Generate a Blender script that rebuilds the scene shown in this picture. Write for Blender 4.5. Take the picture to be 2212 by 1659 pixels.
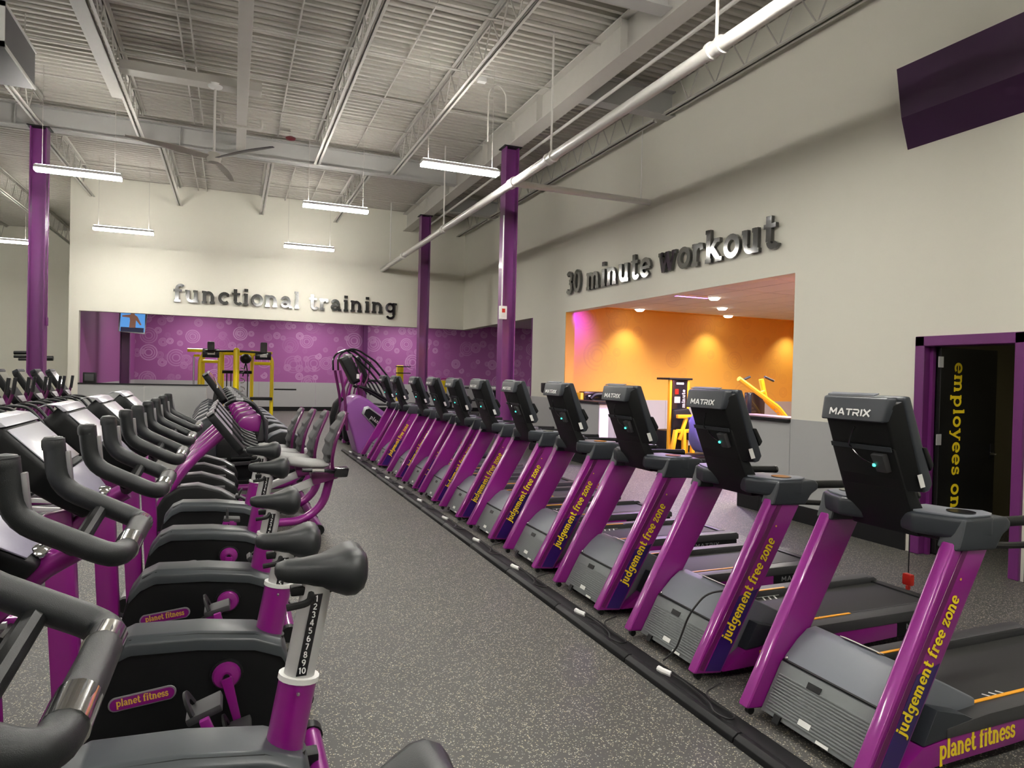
import bpy, bmesh, math, random
from mathutils import Vector, Matrix
random.seed(7)
for o in list(bpy.data.objects): bpy.data.objects.remove(o)
SC = bpy.context.scene
COL = SC.collection

# ------------------------------------------------------------------ camera
IW, IH, FPX, CAMH = 2212, 1659, 1460.0, 1.70
CXP, CYP = 1106.0, 829.5
_vy = Vector((502-CXP, -(798-CYP), -FPX)).normalized()
_vxx = CXP + (FPX*FPX + (798-CYP)*(897-CYP))/(-(502-CXP))
_vx = Vector((_vxx-CXP, -(798+.024*(_vxx-502)-CYP), -FPX))
_vx = (_vx - _vx.dot(_vy)*_vy).normalized()
_vz = _vx.cross(_vy)
RW = Matrix((_vx, _vy, _vz))
CAMP = Vector((0, 0, CAMH))
cam_d = bpy.data.cameras.new('camera'); cam = bpy.data.objects.new('camera', cam_d); COL.objects.link(cam)
cam_d.sensor_width = 36; cam_d.lens = FPX/IW*36; cam_d.clip_start = .05; cam_d.clip_end = 200
cam.matrix_world = Matrix.Translation(CAMP) @ RW.to_4x4()
SC.camera = cam
def ray(u, v): return RW @ Vector(((u-CXP)/FPX, -(v-CYP)/FPX, -1))
def PZ(u, v, z): d = ray(u, v); return CAMP + d*((z-CAMH)/d.z)
def PX(u, v, x): d = ray(u, v); return CAMP + d*(x/d.x)
def PY(u, v, y): d = ray(u, v); return CAMP + d*(y/d.y)

# ------------------------------------------------------------------ world, exposure
SC.view_settings.view_transform = 'Standard'
SC.view_settings.look = 'None'
SC.view_settings.gamma = 1
SC.view_settings.use_curve_mapping = False
SC.view_settings.exposure = 0.18
W = bpy.data.worlds.new('World'); SC.world = W; W.use_nodes = True
W.node_tree.nodes['Background'].inputs[0].default_value = (.8, .85, .9, 1)
W.node_tree.nodes['Background'].inputs[1].default_value = .15
cy = SC.cycles
cy.use_light_tree = False
cy.max_bounces = 4; cy.diffuse_bounces = 4; cy.glossy_bounces = 2; cy.transmission_bounces = 2; cy.transparent_max_bounces = 2
cy.caustics_reflective = False; cy.caustics_refractive = False; cy.use_adaptive_sampling = True; cy.adaptive_threshold = .05; cy.light_sampling_threshold = .03
TUBE_E = 125.0      # luminance of the fluorescent tubes

# ------------------------------------------------------------------ materials
def lin(r, g, b):
    f = lambda c: (c/255/12.92 if c <= 10 else ((c/255+.055)/1.055)**2.4)
    return (f(r), f(g), f(b), 1)
MATS = {}
def mat(name, col, rough=.5, metal=0., coat=0., noise=0., nscale=40., bump=0., bscale=200., emis=None, estr=0., spec=.5):
    m = bpy.data.materials.new(name); m.use_nodes = True; nt = m.node_tree
    b = nt.nodes['Principled BSDF']
    b.inputs['Base Color'].default_value = col
    b.inputs['Roughness'].default_value = rough
    b.inputs['Metallic'].default_value = metal
    b.inputs['Coat Weight'].default_value = coat
    b.inputs['Coat Roughness'].default_value = .08
    b.inputs['Specular IOR Level'].default_value = spec
    if emis:
        b.inputs['Emission Color'].default_value = emis; b.inputs['Emission Strength'].default_value = estr
    if noise or bump:
        tc = nt.nodes.new('ShaderNodeTexCoord')
    if noise:
        n = nt.nodes.new('ShaderNodeTexNoise'); n.inputs['Scale'].default_value = nscale; n.inputs['Detail'].default_value = 4
        nt.links.new(tc.outputs['Object'], n.inputs['Vector'])
        mx = nt.nodes.new('ShaderNodeMix'); mx.data_type = 'RGBA'; mx.blend_type = 'MULTIPLY'
        mx.inputs[0].default_value = 1
        mr = nt.nodes.new('ShaderNodeMapRange'); mr.inputs[3].default_value = 1-noise; mr.inputs[4].default_value = 1+noise
        nt.links.new(n.outputs['Fac'], mr.inputs[0])
        cb = nt.nodes.new('ShaderNodeCombineColor')
        for i in range(3): nt.links.new(mr.outputs[0], cb.inputs[i])
        mx.inputs[6].default_value = col; nt.links.new(cb.outputs[0], mx.inputs[7])
        nt.links.new(mx.outputs[2], b.inputs['Base Color'])
    if bump:
        n2 = nt.nodes.new('ShaderNodeTexNoise'); n2.inputs['Scale'].default_value = bscale; n2.inputs['Detail'].default_value = 3
        nt.links.new(tc.outputs['Object'], n2.inputs['Vector'])
        bp = nt.nodes.new('ShaderNodeBump'); bp.inputs['Strength'].default_value = bump; bp.inputs['Distance'].default_value = .002
        nt.links.new(n2.outputs['Fac'], bp.inputs['Height']); nt.links.new(bp.outputs[0], b.inputs['Normal'])
    MATS[name] = m; return m
mat('cream_wall', (.72, .70, .61, 1), .75, noise=.02, nscale=3, bump=.1, bscale=150)
mat('grey_panel', (.40, .405, .40, 1), .35, noise=.02, nscale=5)
mat('black_base', (.007, .007, .008, 1), .5, spec=.25)
mat('deck_paint', (.47, .45, .40, 1), .6, noise=.06, nscale=4)
mat('steel_paint', (.52, .50, .46, 1), .55, noise=.04, nscale=6)
mat('girder_paint', (.40, .395, .38, 1), .6, noise=.05, nscale=4)
mat('pipe_white', (.72, .70, .66, 1), .3, spec=.5)
mat('col_purple', lin(106, 43, 107), .35, coat=.2, noise=.04, nscale=8)
mat('soffit_purple', lin(56, 22, 62), .5)
mat('frame_purple', lin(98, 34, 98), .4)
mat('metal_purple', lin(140, 26, 130), .28, metal=.15, coat=.7)
mat('navy', lin(44, 22, 92), .3, coat=.6)
mat('purple_shell', lin(140, 78, 150), .4, coat=.3)
mat('purple_dull', lin(95, 22, 82), .35, coat=.3)
mat('black_plastic', (.006, .0065, .007, 1), .45, spec=.3, bump=.15, bscale=500)
mat('black_gloss', (.012, .012, .014, 1), .15, coat=.4)
mat('slate_plastic', lin(42, 46, 52), .4, bump=.12, bscale=600)
mat('hood_grey', lin(112, 116, 124), .45, bump=.1, bscale=500)
mat('cover_grey', lin(114, 118, 119), .5, bump=.15, bscale=500)
mat('silver_trim', lin(165, 165, 168), .3, metal=.6)
mat('chrome', (.75, .75, .75, 1), .12, metal=1.)
mat('alu', (.60, .60, .60, 1), .35, metal=.3)
mat('belt', (.014, .014, .014, 1), .6, noise=.3, nscale=300)
mat('rail_grey', lin(56, 56, 58), .45)
mat('white', (.82, .82, .80, 1), .4)
mat('sticker', (.75, .75, .72, 1), .4)
mat('yellow_print', lin(250, 222, 40), .35)
mat('gold_print', lin(235, 190, 80), .35)
mat('accent_yellow', lin(240, 165, 30), .4)
mat('yellow_paint', lin(248, 220, 14), .3, coat=.4)
mat('amber_paint', lin(240, 180, 30), .35, coat=.3)
mat('red', lin(190, 35, 20), .35)
mat('grip_rubber', lin(28, 31, 33), .34, bump=.35, bscale=900)
mat('saddle', lin(34, 37, 39), .38, bump=.25, bscale=700, noise=.06, nscale=20)
mat('shroud', lin(12, 14, 16), .5, spec=.3, bump=.2, bscale=700)
mat('shroud_band', lin(60, 65, 69), .35, bump=.1, bscale=600)
mat('screen_pale', lin(205, 205, 215), .3, coat=.5)  # pale base stands in for ceiling light glaring on the consoles
mat('screen_dark', (.02, .02, .025, 1), .08, coat=1)
mat('keypad', lin(150, 146, 166), .3, noise=.08, nscale=60)
mat('seat_grey', lin(150, 150, 148), .5, noise=.1, nscale=60)
mat('mesh_grey', lin(72, 72, 74), .6, noise=.15, nscale=120)
mat('sign_black', (.010, .010, .010, 1), .10, coat=1., spec=.8)
mat('door_black', (.008, .008, .008, 1), .3)
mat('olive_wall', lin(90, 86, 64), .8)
mat('orange_wall', lin(222, 168, 70), .7, noise=.03, nscale=3)
mat('tile_white', (.62, .60, .58, 1), .8, noise=.04, nscale=30)
mat('cloth_violet', lin(112, 108, 168), .85, noise=.1, nscale=12)
mat('cloth_dark', lin(30, 30, 36), .85)
mat('skin', lin(190, 140, 115), .55)
mat('hair', lin(38, 26, 20), .6)
mat('led_green', (0, .5, .35, 1), .3, emis=(0.05, 1, .7, 1), estr=4)
mat('tube_lamp', (1, 1, 1, 1), .4, emis=(1., .97, .90, 1), estr=TUBE_E)
mat('deck_fill', (1, 1, 1, 1), .4, emis=(1., .97, .90, 1), estr=TUBE_E*.85)
mat('down_lamp', (1, 1, 1, 1), .4, emis=(1., .93, .80, 1), estr=14)
mat('panel_lamp', (1, 1, 1, 1), .4, emis=(1., .95, .90, 1), estr=29)
mat('led_violet', (.5, .2, 1, 1), .4, emis=(.45, .12, 1, 1), estr=10)
mat('dim_fill', (1, 1, 1, 1), .4, emis=(1., .9, .7, 1), estr=7)
mat('led_magenta', (1, .2, .8, 1), .4, emis=(1, .08, .55, 1), estr=40)
mat('dark_red', lin(90, 24, 30), .5)
mat('cord', (.01, .01, .01, 1), .5)
mat('counter_top', lin(170, 140, 150), .3, noise=.1, nscale=20)
mat('fan_white', (.6, .58, .52, 1), .4)
mat('fan_shaded', (.03, .02, .035, 1), .4)  # darker copy for one blade, shade put into its colour
mat('unit_grey', lin(112, 112, 116), .5)

def mat_floor():
    m = bpy.data.materials.new('rubber_floor'); m.use_nodes = True; nt = m.node_tree; b = nt.nodes['Principled BSDF']
    tc = nt.nodes.new('ShaderNodeTexCoord')
    def speck(scale, lo, hi, rnd):
        v = nt.nodes.new('ShaderNodeTexVoronoi'); v.inputs['Scale'].default_value = scale
        n = nt.nodes.new('ShaderNodeTexNoise'); n.inputs['Scale'].default_value = scale*1.3; n.inputs['Detail'].default_value = 2
        nt.links.new(tc.outputs['Object'], n.inputs['Vector'])
        mv = nt.nodes.new('ShaderNodeVectorMath'); mv.operation = 'MULTIPLY_ADD'
        mv.inputs[1].default_value = (.012, .012, .012)
        nt.links.new(n.outputs['Color'], mv.inputs[0]); nt.links.new(tc.outputs['Object'], mv.inputs[2])
        nt.links.new(mv.outputs[0], v.inputs['Vector'])
        mr = nt.nodes.new('ShaderNodeMapRange'); mr.inputs[1].default_value = hi; mr.inputs[2].default_value = lo
        nt.links.new(v.outputs['Distance'], mr.inputs[0])
        sp = nt.nodes.new('ShaderNodeSeparateColor'); nt.links.new(v.outputs['Color'], sp.inputs[0])
        g = nt.nodes.new('ShaderNodeMath'); g.operation = 'GREATER_THAN'; g.inputs[1].default_value = 1-rnd
        nt.links.new(sp.outputs[0], g.inputs[0])
        mm = nt.nodes.new('ShaderNodeMath'); mm.operation = 'MULTIPLY'
        nt.links.new(mr.outputs[0], mm.inputs[0]); nt.links.new(g.outputs[0], mm.inputs[1])
        return mm.outputs[0], sp.outputs[1]
    s1, c1 = speck(115, .26, .44, .36)
    s2, c2 = speck(70, .2, .32, .18)
    mx = nt.nodes.new('ShaderNodeMath'); mx.operation = 'MAXIMUM'
    nt.links.new(s1, mx.inputs[0]); nt.links.new(s2, mx.inputs[1])
    cr = nt.nodes.new('ShaderNodeMix'); cr.data_type = 'RGBA'
    cr.inputs[6].default_value = lin(205, 192, 158); cr.inputs[7].default_value = lin(178, 178, 176)
    nt.links.new(c1, cr.inputs[0])
    big = nt.nodes.new('ShaderNodeTexNoise'); big.inputs['Scale'].default_value = 1.2; big.inputs['Detail'].default_value = 5
    nt.links.new(tc.outputs['Object'], big.inputs['Vector'])
    br = nt.nodes.new('ShaderNodeMix'); br.data_type = 'RGBA'
    br.inputs[6].default_value = (.052, .051, .048, 1); br.inputs[7].default_value = (.082, .080, .075, 1)
    nt.links.new(big.outputs['Fac'], br.inputs[0])
    fin = nt.nodes.new('ShaderNodeMix'); fin.data_type = 'RGBA'
    nt.links.new(mx.outputs[0], fin.inputs[0]); nt.links.new(br.outputs[2], fin.inputs[6]); nt.links.new(cr.outputs[2], fin.inputs[7])
    nt.links.new(fin.outputs[2], b.inputs['Base Color'])
    b.inputs['Roughness'].default_value = .5; b.inputs['Specular IOR Level'].default_value = .45
    bp = nt.nodes.new('ShaderNodeBump'); bp.inputs['Strength'].default_value = .25; bp.inputs['Distance'].default_value = .002
    n3 = nt.nodes.new('ShaderNodeTexNoise'); n3.inputs['Scale'].default_value = 260
    nt.links.new(tc.outputs['Object'], n3.inputs['Vector']); nt.links.new(n3.outputs['Fac'], bp.inputs['Height'])
    nt.links.new(bp.outputs[0], b.inputs['Normal'])
    MATS['rubber_floor'] = m
mat_floor()
def mat_rings(name, base, ring, axes, strength):
    """printed wallpaper of concentric rings; axes: which object coordinates span the wall"""
    m = bpy.data.materials.new(name); m.use_nodes = True; nt = m.node_tree; b = nt.nodes['Principled BSDF']
    tc = nt.nodes.new('ShaderNodeTexCoord'); sx = nt.nodes.new('ShaderNodeSeparateXYZ'); nt.links.new(tc.outputs['Object'], sx.inputs[0])
    cx = nt.nodes.new('ShaderNodeCombineXYZ')
    nt.links.new(sx.outputs[axes[0]], cx.inputs[0]); nt.links.new(sx.outputs[axes[1]], cx.inputs[1])
    def layer(scale, rmax, wd, rnd, off, amp):
        ad = nt.nodes.new('ShaderNodeVectorMath'); ad.operation = 'ADD'; ad.inputs[1].default_value = off; nt.links.new(cx.outputs[0], ad.inputs[0])
        v = nt.nodes.new('ShaderNodeTexVoronoi'); v.voronoi_dimensions = '2D'; v.inputs['Scale'].default_value = scale; v.inputs['Randomness'].default_value = .75
        nt.links.new(ad.outputs[0], v.inputs['Vector'])
        sp = nt.nodes.new('ShaderNodeSeparateColor'); nt.links.new(v.outputs['Color'], sp.inputs[0])
        out = None
        for k, wk in ((1., 1.), (.72, .8), (.42, .9)):
            r = nt.nodes.new('ShaderNodeMath'); r.operation = 'MULTIPLY_ADD'; r.inputs[1].default_value = rmax*.45*k; r.inputs[2].default_value = rmax*.55*k
            nt.links.new(sp.outputs[0], r.inputs[0])
            d = nt.nodes.new('ShaderNodeMath'); d.operation = 'SUBTRACT'; nt.links.new(v.outputs['Distance'], d.inputs[0]); nt.links.new(r.outputs[0], d.inputs[1])
            a = nt.nodes.new('ShaderNodeMath'); a.operation = 'ABSOLUTE'; nt.links.new(d.outputs[0], a.inputs[0])
            q = nt.nodes.new('ShaderNodeMapRange'); q.inputs[1].default_value = wd; q.inputs[2].default_value = wd*.4; q.inputs[4].default_value = wk
            nt.links.new(a.outputs[0], q.inputs[0])
            if out is None: out = q.outputs[0]
            else:
                mxx = nt.nodes.new('ShaderNodeMath'); mxx.operation = 'MAXIMUM'; nt.links.new(out, mxx.inputs[0]); nt.links.new(q.outputs[0], mxx.inputs[1]); out = mxx.outputs[0]
        g = nt.nodes.new('ShaderNodeMapRange'); g.inputs[1].default_value = 1-rnd; g.inputs[2].default_value = 1; g.inputs[3].default_value = 0; g.inputs[4].default_value = amp
        nt.links.new(sp.outputs[1], g.inputs[0])
        mm = nt.nodes.new('ShaderNodeMath'); mm.operation = 'MULTIPLY'; nt.links.new(out, mm.inputs[0]); nt.links.new(g.outputs[0], mm.inputs[1])
        return mm.outputs[0]
    a = layer(1.15, .40, .032, .85, (0, 0, 0), 1.)
    c = layer(2.3, .36, .04, .8, (3.3, 7.1, 0), .8)
    mm = nt.nodes.new('ShaderNodeMath'); mm.operation = 'MAXIMUM'; nt.links.new(a, mm.inputs[0]); nt.links.new(c, mm.inputs[1])
    sc = nt.nodes.new('ShaderNodeMath'); sc.operation = 'MULTIPLY'; sc.inputs[1].default_value = strength; nt.links.new(mm.outputs[0], sc.inputs[0])
    mx = nt.nodes.new('ShaderNodeMix'); mx.data_type = 'RGBA'; mx.inputs[6].default_value = base; mx.inputs[7].default_value = ring
    nt.links.new(sc.outputs[0], mx.inputs[0]); nt.links.new(mx.outputs[2], b.inputs['Base Color'])
    b.inputs['Roughness'].default_value = .6
    MATS[name] = m
mat_rings('rings_purple', lin(158, 88, 150), lin(214, 176, 214), (0, 2), .75)
mat_rings('rings_orange', lin(222, 168, 70), lin(186, 130, 70), (0, 2), .35)
mat('plain_purple', lin(146, 76, 138), .6)

# ------------------------------------------------------------------ mesh builder
def fillet(pts, r, n=5, closed=False):
    pts = [Vector(p) for p in pts]; out = [pts[0]]
    for i in range(1, len(pts)-1):
        a, b, c = pts[i-1], pts[i], pts[i+1]
        d1, d2 = (a-b), (c-b); rr = min(r, d1.length*.48, d2.length*.48)
        p, q = b+d1.normalized()*rr, b+d2.normalized()*rr
        for k in range(n+1):
            t = k/n; out.append(p*(1-t)**2 + b*2*t*(1-t) + q*t*t)
    out.append(pts[-1]); return out
class MB:
    def __init__(s): s.bm = bmesh.new()
    def face(s, vs):
        try: s.bm.faces.new(vs)
        except ValueError: pass
    def box(s, x0, x1, y0, y1, z0, z1):
        v = [s.bm.verts.new((x, y, z)) for x in (x0, x1) for y in (y0, y1) for z in (z0, z1)]
        for f in ((0, 1, 3, 2), (4, 6, 7, 5), (0, 4, 5, 1), (2, 3, 7, 6), (0, 2, 6, 4), (1, 5, 7, 3)): s.face([v[i] for i in f])
        return s
    def prism(s, pts, axis, a, b):
        def P(p, t): return {'x': (t, p[0], p[1]), 'y': (p[0], t, p[1]), 'z': (p[0], p[1], t)}[axis]
        A = [s.bm.verts.new(P(p, a)) for p in pts]; Bv = [s.bm.verts.new(P(p, b)) for p in pts]; n = len(pts)
        s.face(A); s.face(Bv[::-1])
        for i in range(n): s.face([A[i], Bv[i], Bv[(i+1) % n], A[(i+1) % n]])
        return s
    def loft(s, rings, caps=True, closed=False):
        R = [[s.bm.verts.new(p) for p in r] for r in rings]; n = len(R[0])
        m = len(R) if closed else len(R)-1
        for i in range(m):
            A, Bv = R[i], R[(i+1) % len(R)]
            for k in range(n): s.face([A[k], Bv[k], Bv[(k+1) % n], A[(k+1) % n]])
        if caps and not closed: s.face(R[0]); s.face(R[-1][::-1])
        return s
    def tube(s, path, r, n=10, fil=0, caps=True, sq=None):
        pts = [Vector(p) for p in path]
        if fil: pts = fillet(pts, fil)
        rs = r if isinstance(r, (list, tuple)) else [r]*len(pts)
        if len(rs) != len(pts): rs = [rs[0]+(rs[-1]-rs[0])*i/(len(pts)-1) for i in range(len(pts))]
        rings = []; prev = None
        for i, p in enumerate(pts):
            t = (pts[min(i+1, len(pts)-1)]-pts[max(i-1, 0)]).normalized()
            if prev is None:
                up = Vector((0, 0, 1)) if abs(t.z) < .9 else Vector((0, 1, 0))
                u = t.cross(up).normalized()
            else:
                u = (prev - t*prev.dot(t)).normalized()
            prev = u; w = t.cross(u)
            rings.append([p + (u*math.cos(2*math.pi*k/n) + w*math.sin(2*math.pi*k/n)*(sq or 1))*rs[i] for k in range(n)])
        return s.loft(rings, caps)
    def bar(s, p, q, w, h, side=(0, 1, 0)):
        """rectangular bar p->q, w across `side`, h across the third axis"""
        p, q = Vector(p), Vector(q); t = (q-p).normalized(); sd = Vector(side); sd = (sd - t*sd.dot(t)).normalized(); u = t.cross(sd)
        rings = [[c + sd*a*w/2 + u*b*h/2 for a, b in ((-1, -1), (1, -1), (1, 1), (-1, 1))] for c in (p, q)]
        return s.loft(rings)
    def lathe(s, prof, c=(0, 0, 0), axis='z', n=16):
        c = Vector(c); rings = []
        for r, h in prof:
            ring = []
            for k in range(n):
                a = 2*math.pi*k/n; x, y = r*math.cos(a), r*math.sin(a)
                ring.append(c + Vector({'z': (x, y, h), 'y': (x, h, y), 'x': (h, x, y)}[axis]))
            rings.append(ring)
        return s.loft(rings)
    def ball(s, c, rx, ry=None, rz=None, n=12, m=8):
        ry = ry or rx; rz = rz or rx; c = Vector(c); rings = []
        for i in range(1, m):
            t = math.pi*i/m
            rings.append([c + Vector((rx*math.sin(t)*math.cos(2*math.pi*k/n), ry*math.sin(t)*math.sin(2*math.pi*k/n), -rz*math.cos(t))) for k in range(n)])
        return s.loft(rings)
    def mesh(s, name, m, bevel=0, seg=2, smooth=True, ang=35):
        bm = s.bm
        bmesh.ops.recalc_face_normals(bm, faces=bm.faces)
        if bevel:
            es = [e for e in bm.edges if len(e.link_faces) == 2 and e.calc_face_angle(0) > .35]
            bmesh.ops.bevel(bm, geom=es, offset=bevel, segments=seg, profile=.6, affect='EDGES', clamp_overlap=True)
        me = bpy.data.meshes.new(name); bm.to_mesh(me); bm.free()
        if m: me.materials.append(MATS[m])
        if smooth and len(me.polygons):
            me.polygons.foreach_set('use_smooth', [True]*len(me.polygons)); me.set_sharp_from_angle(angle=math.radians(ang))
        return me
    def obj(s, name, m, parent=None, bevel=0, seg=2, smooth=True, ang=35, loc=None):
        return link(name, s.mesh(name, m, bevel, seg, smooth, ang), parent, loc)
def link(name, me, parent=None, loc=None, mtx=None):
    o = bpy.data.objects.new(name, me); COL.objects.link(o); o.parent = parent
    if loc is not None: o.location = loc
    if mtx is not None: o.matrix_local = mtx
    return o
def tag(o, label=None, cat=None, group=None, kind=None):
    if label: o['label'] = label
    if cat: o['category'] = cat
    if group: o['group'] = group
    if kind: o['kind'] = kind
    return o
def thing(name, label, cat, loc=(0, 0, 0), rz=0, group=None):
    o = bpy.data.objects.new(name, None); COL.objects.link(o); o.location = loc; o.rotation_euler = (0, 0, rz); o.empty_display_size = .1
    return tag(o, label, cat, group)
def copy_tree(o, parent=None):
    c = o.copy(); COL.objects.link(c); c.parent = parent
    for ch in list(o.children): copy_tree(ch, c)
    return c
def struct(o): o['kind'] = 'structure'; return o
def rbox(x0, x1, y0, y1, z0, z1): return MB().box(x0, x1, y0, y1, z0, z1)
def basis(origin, right, up):
    r = Vector(right).normalized(); u = Vector(up); u = (u-r*u.dot(r)).normalized(); n = r.cross(u)
    return Matrix(((r.x, u.x, n.x, origin[0]), (r.y, u.y, n.y, origin[1]), (r.z, u.z, n.z, origin[2]), (0, 0, 0, 1)))

# ------------------------------------------------------------------ slab-serif stroke lettering
def arc(cx, cy, rx, ry, a0, a1, n=10):
    return [(cx+rx*math.cos(math.radians(a0+(a1-a0)*i/n)), cy+ry*math.sin(math.radians(a0+(a1-a0)*i/n))) for i in range(n+1)]
SW, SS = .25, .16
def V(x, a, b, w=SW): return ([(x, a), (x, b)], w)
def HB(a, b, y, w=SS): return ([(a, y), (b, y)], w)
def ft(x, l=.2, r=.2): return HB(x-l, x+r, .08)
def tp(x, y=.92, l=.2, r=0): return HB(x-l, x+r, y)
ELL = lambda cx, cy, rx, ry, w=.21: (arc(cx, cy, rx, ry, 0, 360, 18), w)
GL = {
 'n': (1.2, [V(.25, 0, 1), tp(.25), ft(.25), (arc(.55, .55, .3, .34, 180, 0), .2), V(.85, 0, .6), ft(.85)]),
 'h': (1.2, [V(.25, 0, 1.45), tp(.25, 1.37), ft(.25), (arc(.55, .55, .3, .34, 180, 0), .2), V(.85, 0, .6), ft(.85)]),
 'm': (1.72, [V(.25, 0, 1), tp(.25), ft(.25), (arc(.52, .57, .27, .33, 180, 0), .2), V(.79, 0, .6), ft(.79, .16, .16), (arc(1.06, .57, .27, .33, 180, 0), .2), V(1.33, 0, .6), ft(1.33)]),
 'u': (1.2, [V(.25, .4, 1), tp(.25), (arc(.55, .42, .3, .32, 180, 360), .2), V(.85, 0, 1), tp(.85), ft(.85, 0, .2)]),
 'r': (.9, [V(.25, 0, 1), tp(.25), ft(.25, .2, .24), (arc(.58, .52, .33, .38, 180, 70), .2), ([(.68, .95), (.74, .68)], .2)]),
 'i': (.58, [V(.28, 0, 1), tp(.28), ft(.28), ([(.28, 1.17), (.28, 1.4)], .27)]),
 'j': (.6, [V(.36, -.15, 1), tp(.36), (arc(.12, -.15, .24, .2, 0, -130), .2), ([(.36, 1.17), (.36, 1.4)], .27)]),
 'l': (.58, [V(.28, 0, 1.45), tp(.28, 1.37), ft(.28)]),
 't': (.82, [V(.32, .3, 1.32), (arc(.55, .3, .23, .21, 180, 340), .2), HB(.05, .7, .92)]),
 'f': (.8, [V(.32, 0, 1.12), ft(.32, .2, .26), (arc(.58, 1.1, .26, .27, 180, 40), .2), HB(.05, .68, .92)]),
 'o': (1.05, [ELL(.52, .5, .37, .4, .22)]),
 'c': (.98, [(arc(.52, .5, .37, .4, 45, 315, 14), .22), ([(.78, .9), (.78, .64)], .16)]),
 'e': (1.02, [(arc(.52, .5, .37, .4, 0, 318, 16), .21), HB(.2, .93, .5, .14)]),
 'a': (1.05, [(arc(.45, .62, .28, .29, 160, 0, 8), .2), V(.73, .1, .65), ft(.73, 0, .26), ELL(.42, .3, .26, .2, .18)]),
 'd': (1.18, [ELL(.48, .5, .35, .4, .2), V(.85, 0, 1.45), tp(.85, 1.37), ft(.85, 0, .2)]),
 'p': (1.18, [V(.25, -.45, 1), tp(.25), HB(.05, .48, -.37), ELL(.62, .5, .35, .4, .2)]),
 'g': (1.12, [ELL(.47, .55, .33, .35, .19), V(.82, -.1, 1), HB(.8, 1.08, .9), (arc(.5, -.1, .32, .3, 0, -160), .18)]),
 's': (.88, [(arc(.42, .71, .25, .2, 20, 270, 8)+arc(.42, .3, .29, .21, 90, -160, 8)[1:], .19), ([(.66, .92), (.66, .68)], .13), ([(.14, .08), (.14, .34)], .13)]),
 'w': (1.5, [([(.18, 1), (.46, .05)], .24), ([(.46, .05), (.75, .9)], .16), ([(.72, .95), (1.02, .05)], .24), ([(1.02, .05), (1.32, 1)], .16), HB(.02, .42, .92), HB(.6, .9, .92), HB(1.12, 1.48, .92)]),
 'k': (1.2, [V(.25, 0, 1.45), tp(.25, 1.37), ft(.25), ([(.3, .42), (.8, .95)], .18), ([(.5, .6), (.95, .05)], .24), HB(.64, 1.02, .92), HB(.72, 1.16, .08)]),
 'y': (1.12, [([(.2, 1), (.58, .08)], .24), ([(.92, 1), (.45, -.3)], .16), HB(.02, .42, .92), HB(.74, 1.1, .92), HB(.2, .5, -.34)]),
 'z': (.95, [HB(.1, .85, .92), ([(.76, .9), (.2, .1)], .2), HB(.1, .87, .08), ([(.15, .92), (.15, .66)], .14), ([(.82, .08), (.82, .34)], .14)]),
 ' ': (.55, []),
 '3': (.95, [(arc(.43, 1.03, .28, .28, 150, -80, 9), .21), (arc(.43, .4, .31, .32, 80, -150, 9), .22)]),
 '0': (1.0, [ELL(.47, .7, .32, .6, .22)]),
 '1': (.7, [V(.4, 0, 1.4), ([(.4, 1.35), (.14, 1.1)], .18)]),
 '2': (.95, [(arc(.45, .98, .3, .32, 160, -35, 9)+[(.12, .1)], .22), HB(.08, .8, .1, .2)]),
 '4': (1., [V(.64, 0, 1.4), ([(.6, 1.32), (.1, .42)], .2), HB(.06, .9, .4, .2)]),
 '5': (.95, [HB(.18, .78, 1.3, .2), V(.24, .72, 1.35), (arc(.42, .46, .33, .37, 120, -150, 10), .22)]),
 '6': (1., [ELL(.47, .42, .32, .34, .22), (arc(.72, .5, .58, .85, 180, 105, 7), .22)]),
 '7': (.9, [HB(.08, .8, 1.3, .2), ([(.72, 1.25), (.3, 0)], .24)]),
 '8': (1., [ELL(.47, 1.02, .26, .28, .21), ELL(.47, .4, .32, .32, .22)]),
 '9': (1., [ELL(.47, .96, .32, .34, .22), (arc(.2, .9, .58, .85, 0, -75, 7), .22)]),
 'M': (1.6, [V(.15, 0, 1, .2), ([(.15, 1), (.7, .3)], .22), ([(.7, .3), (1.25, 1)], .22), V(1.25, 0, 1, .2)]),
 'A': (1.35, [([(.05, 0), (.55, 1)], .22), ([(.55, 1), (1.1, 0)], .22), HB(.3, .85, .28, .14)]),
 'T': (1.2, [HB(.02, 1.1, .91, .2), V(.56, 0, .9, .22)]),
 'R': (1.3, [V(.15, 0, .55, .22), HB(.05, .85, .91, .2), (arc(.8, .66, .24, .25, 90, -90, 6), .2), HB(.15, .85, .41, .17), ([(.6, .4), (1.05, 0)], .2)]),
 'I': (.5, [V(.2, 0, 1, .24)]),
 'X': (1.3, [([(.05, 0), (1.1, 1)], .22), ([(.05, 1), (1.1, 0)], .22)]),
}
_TX = {}
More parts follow.
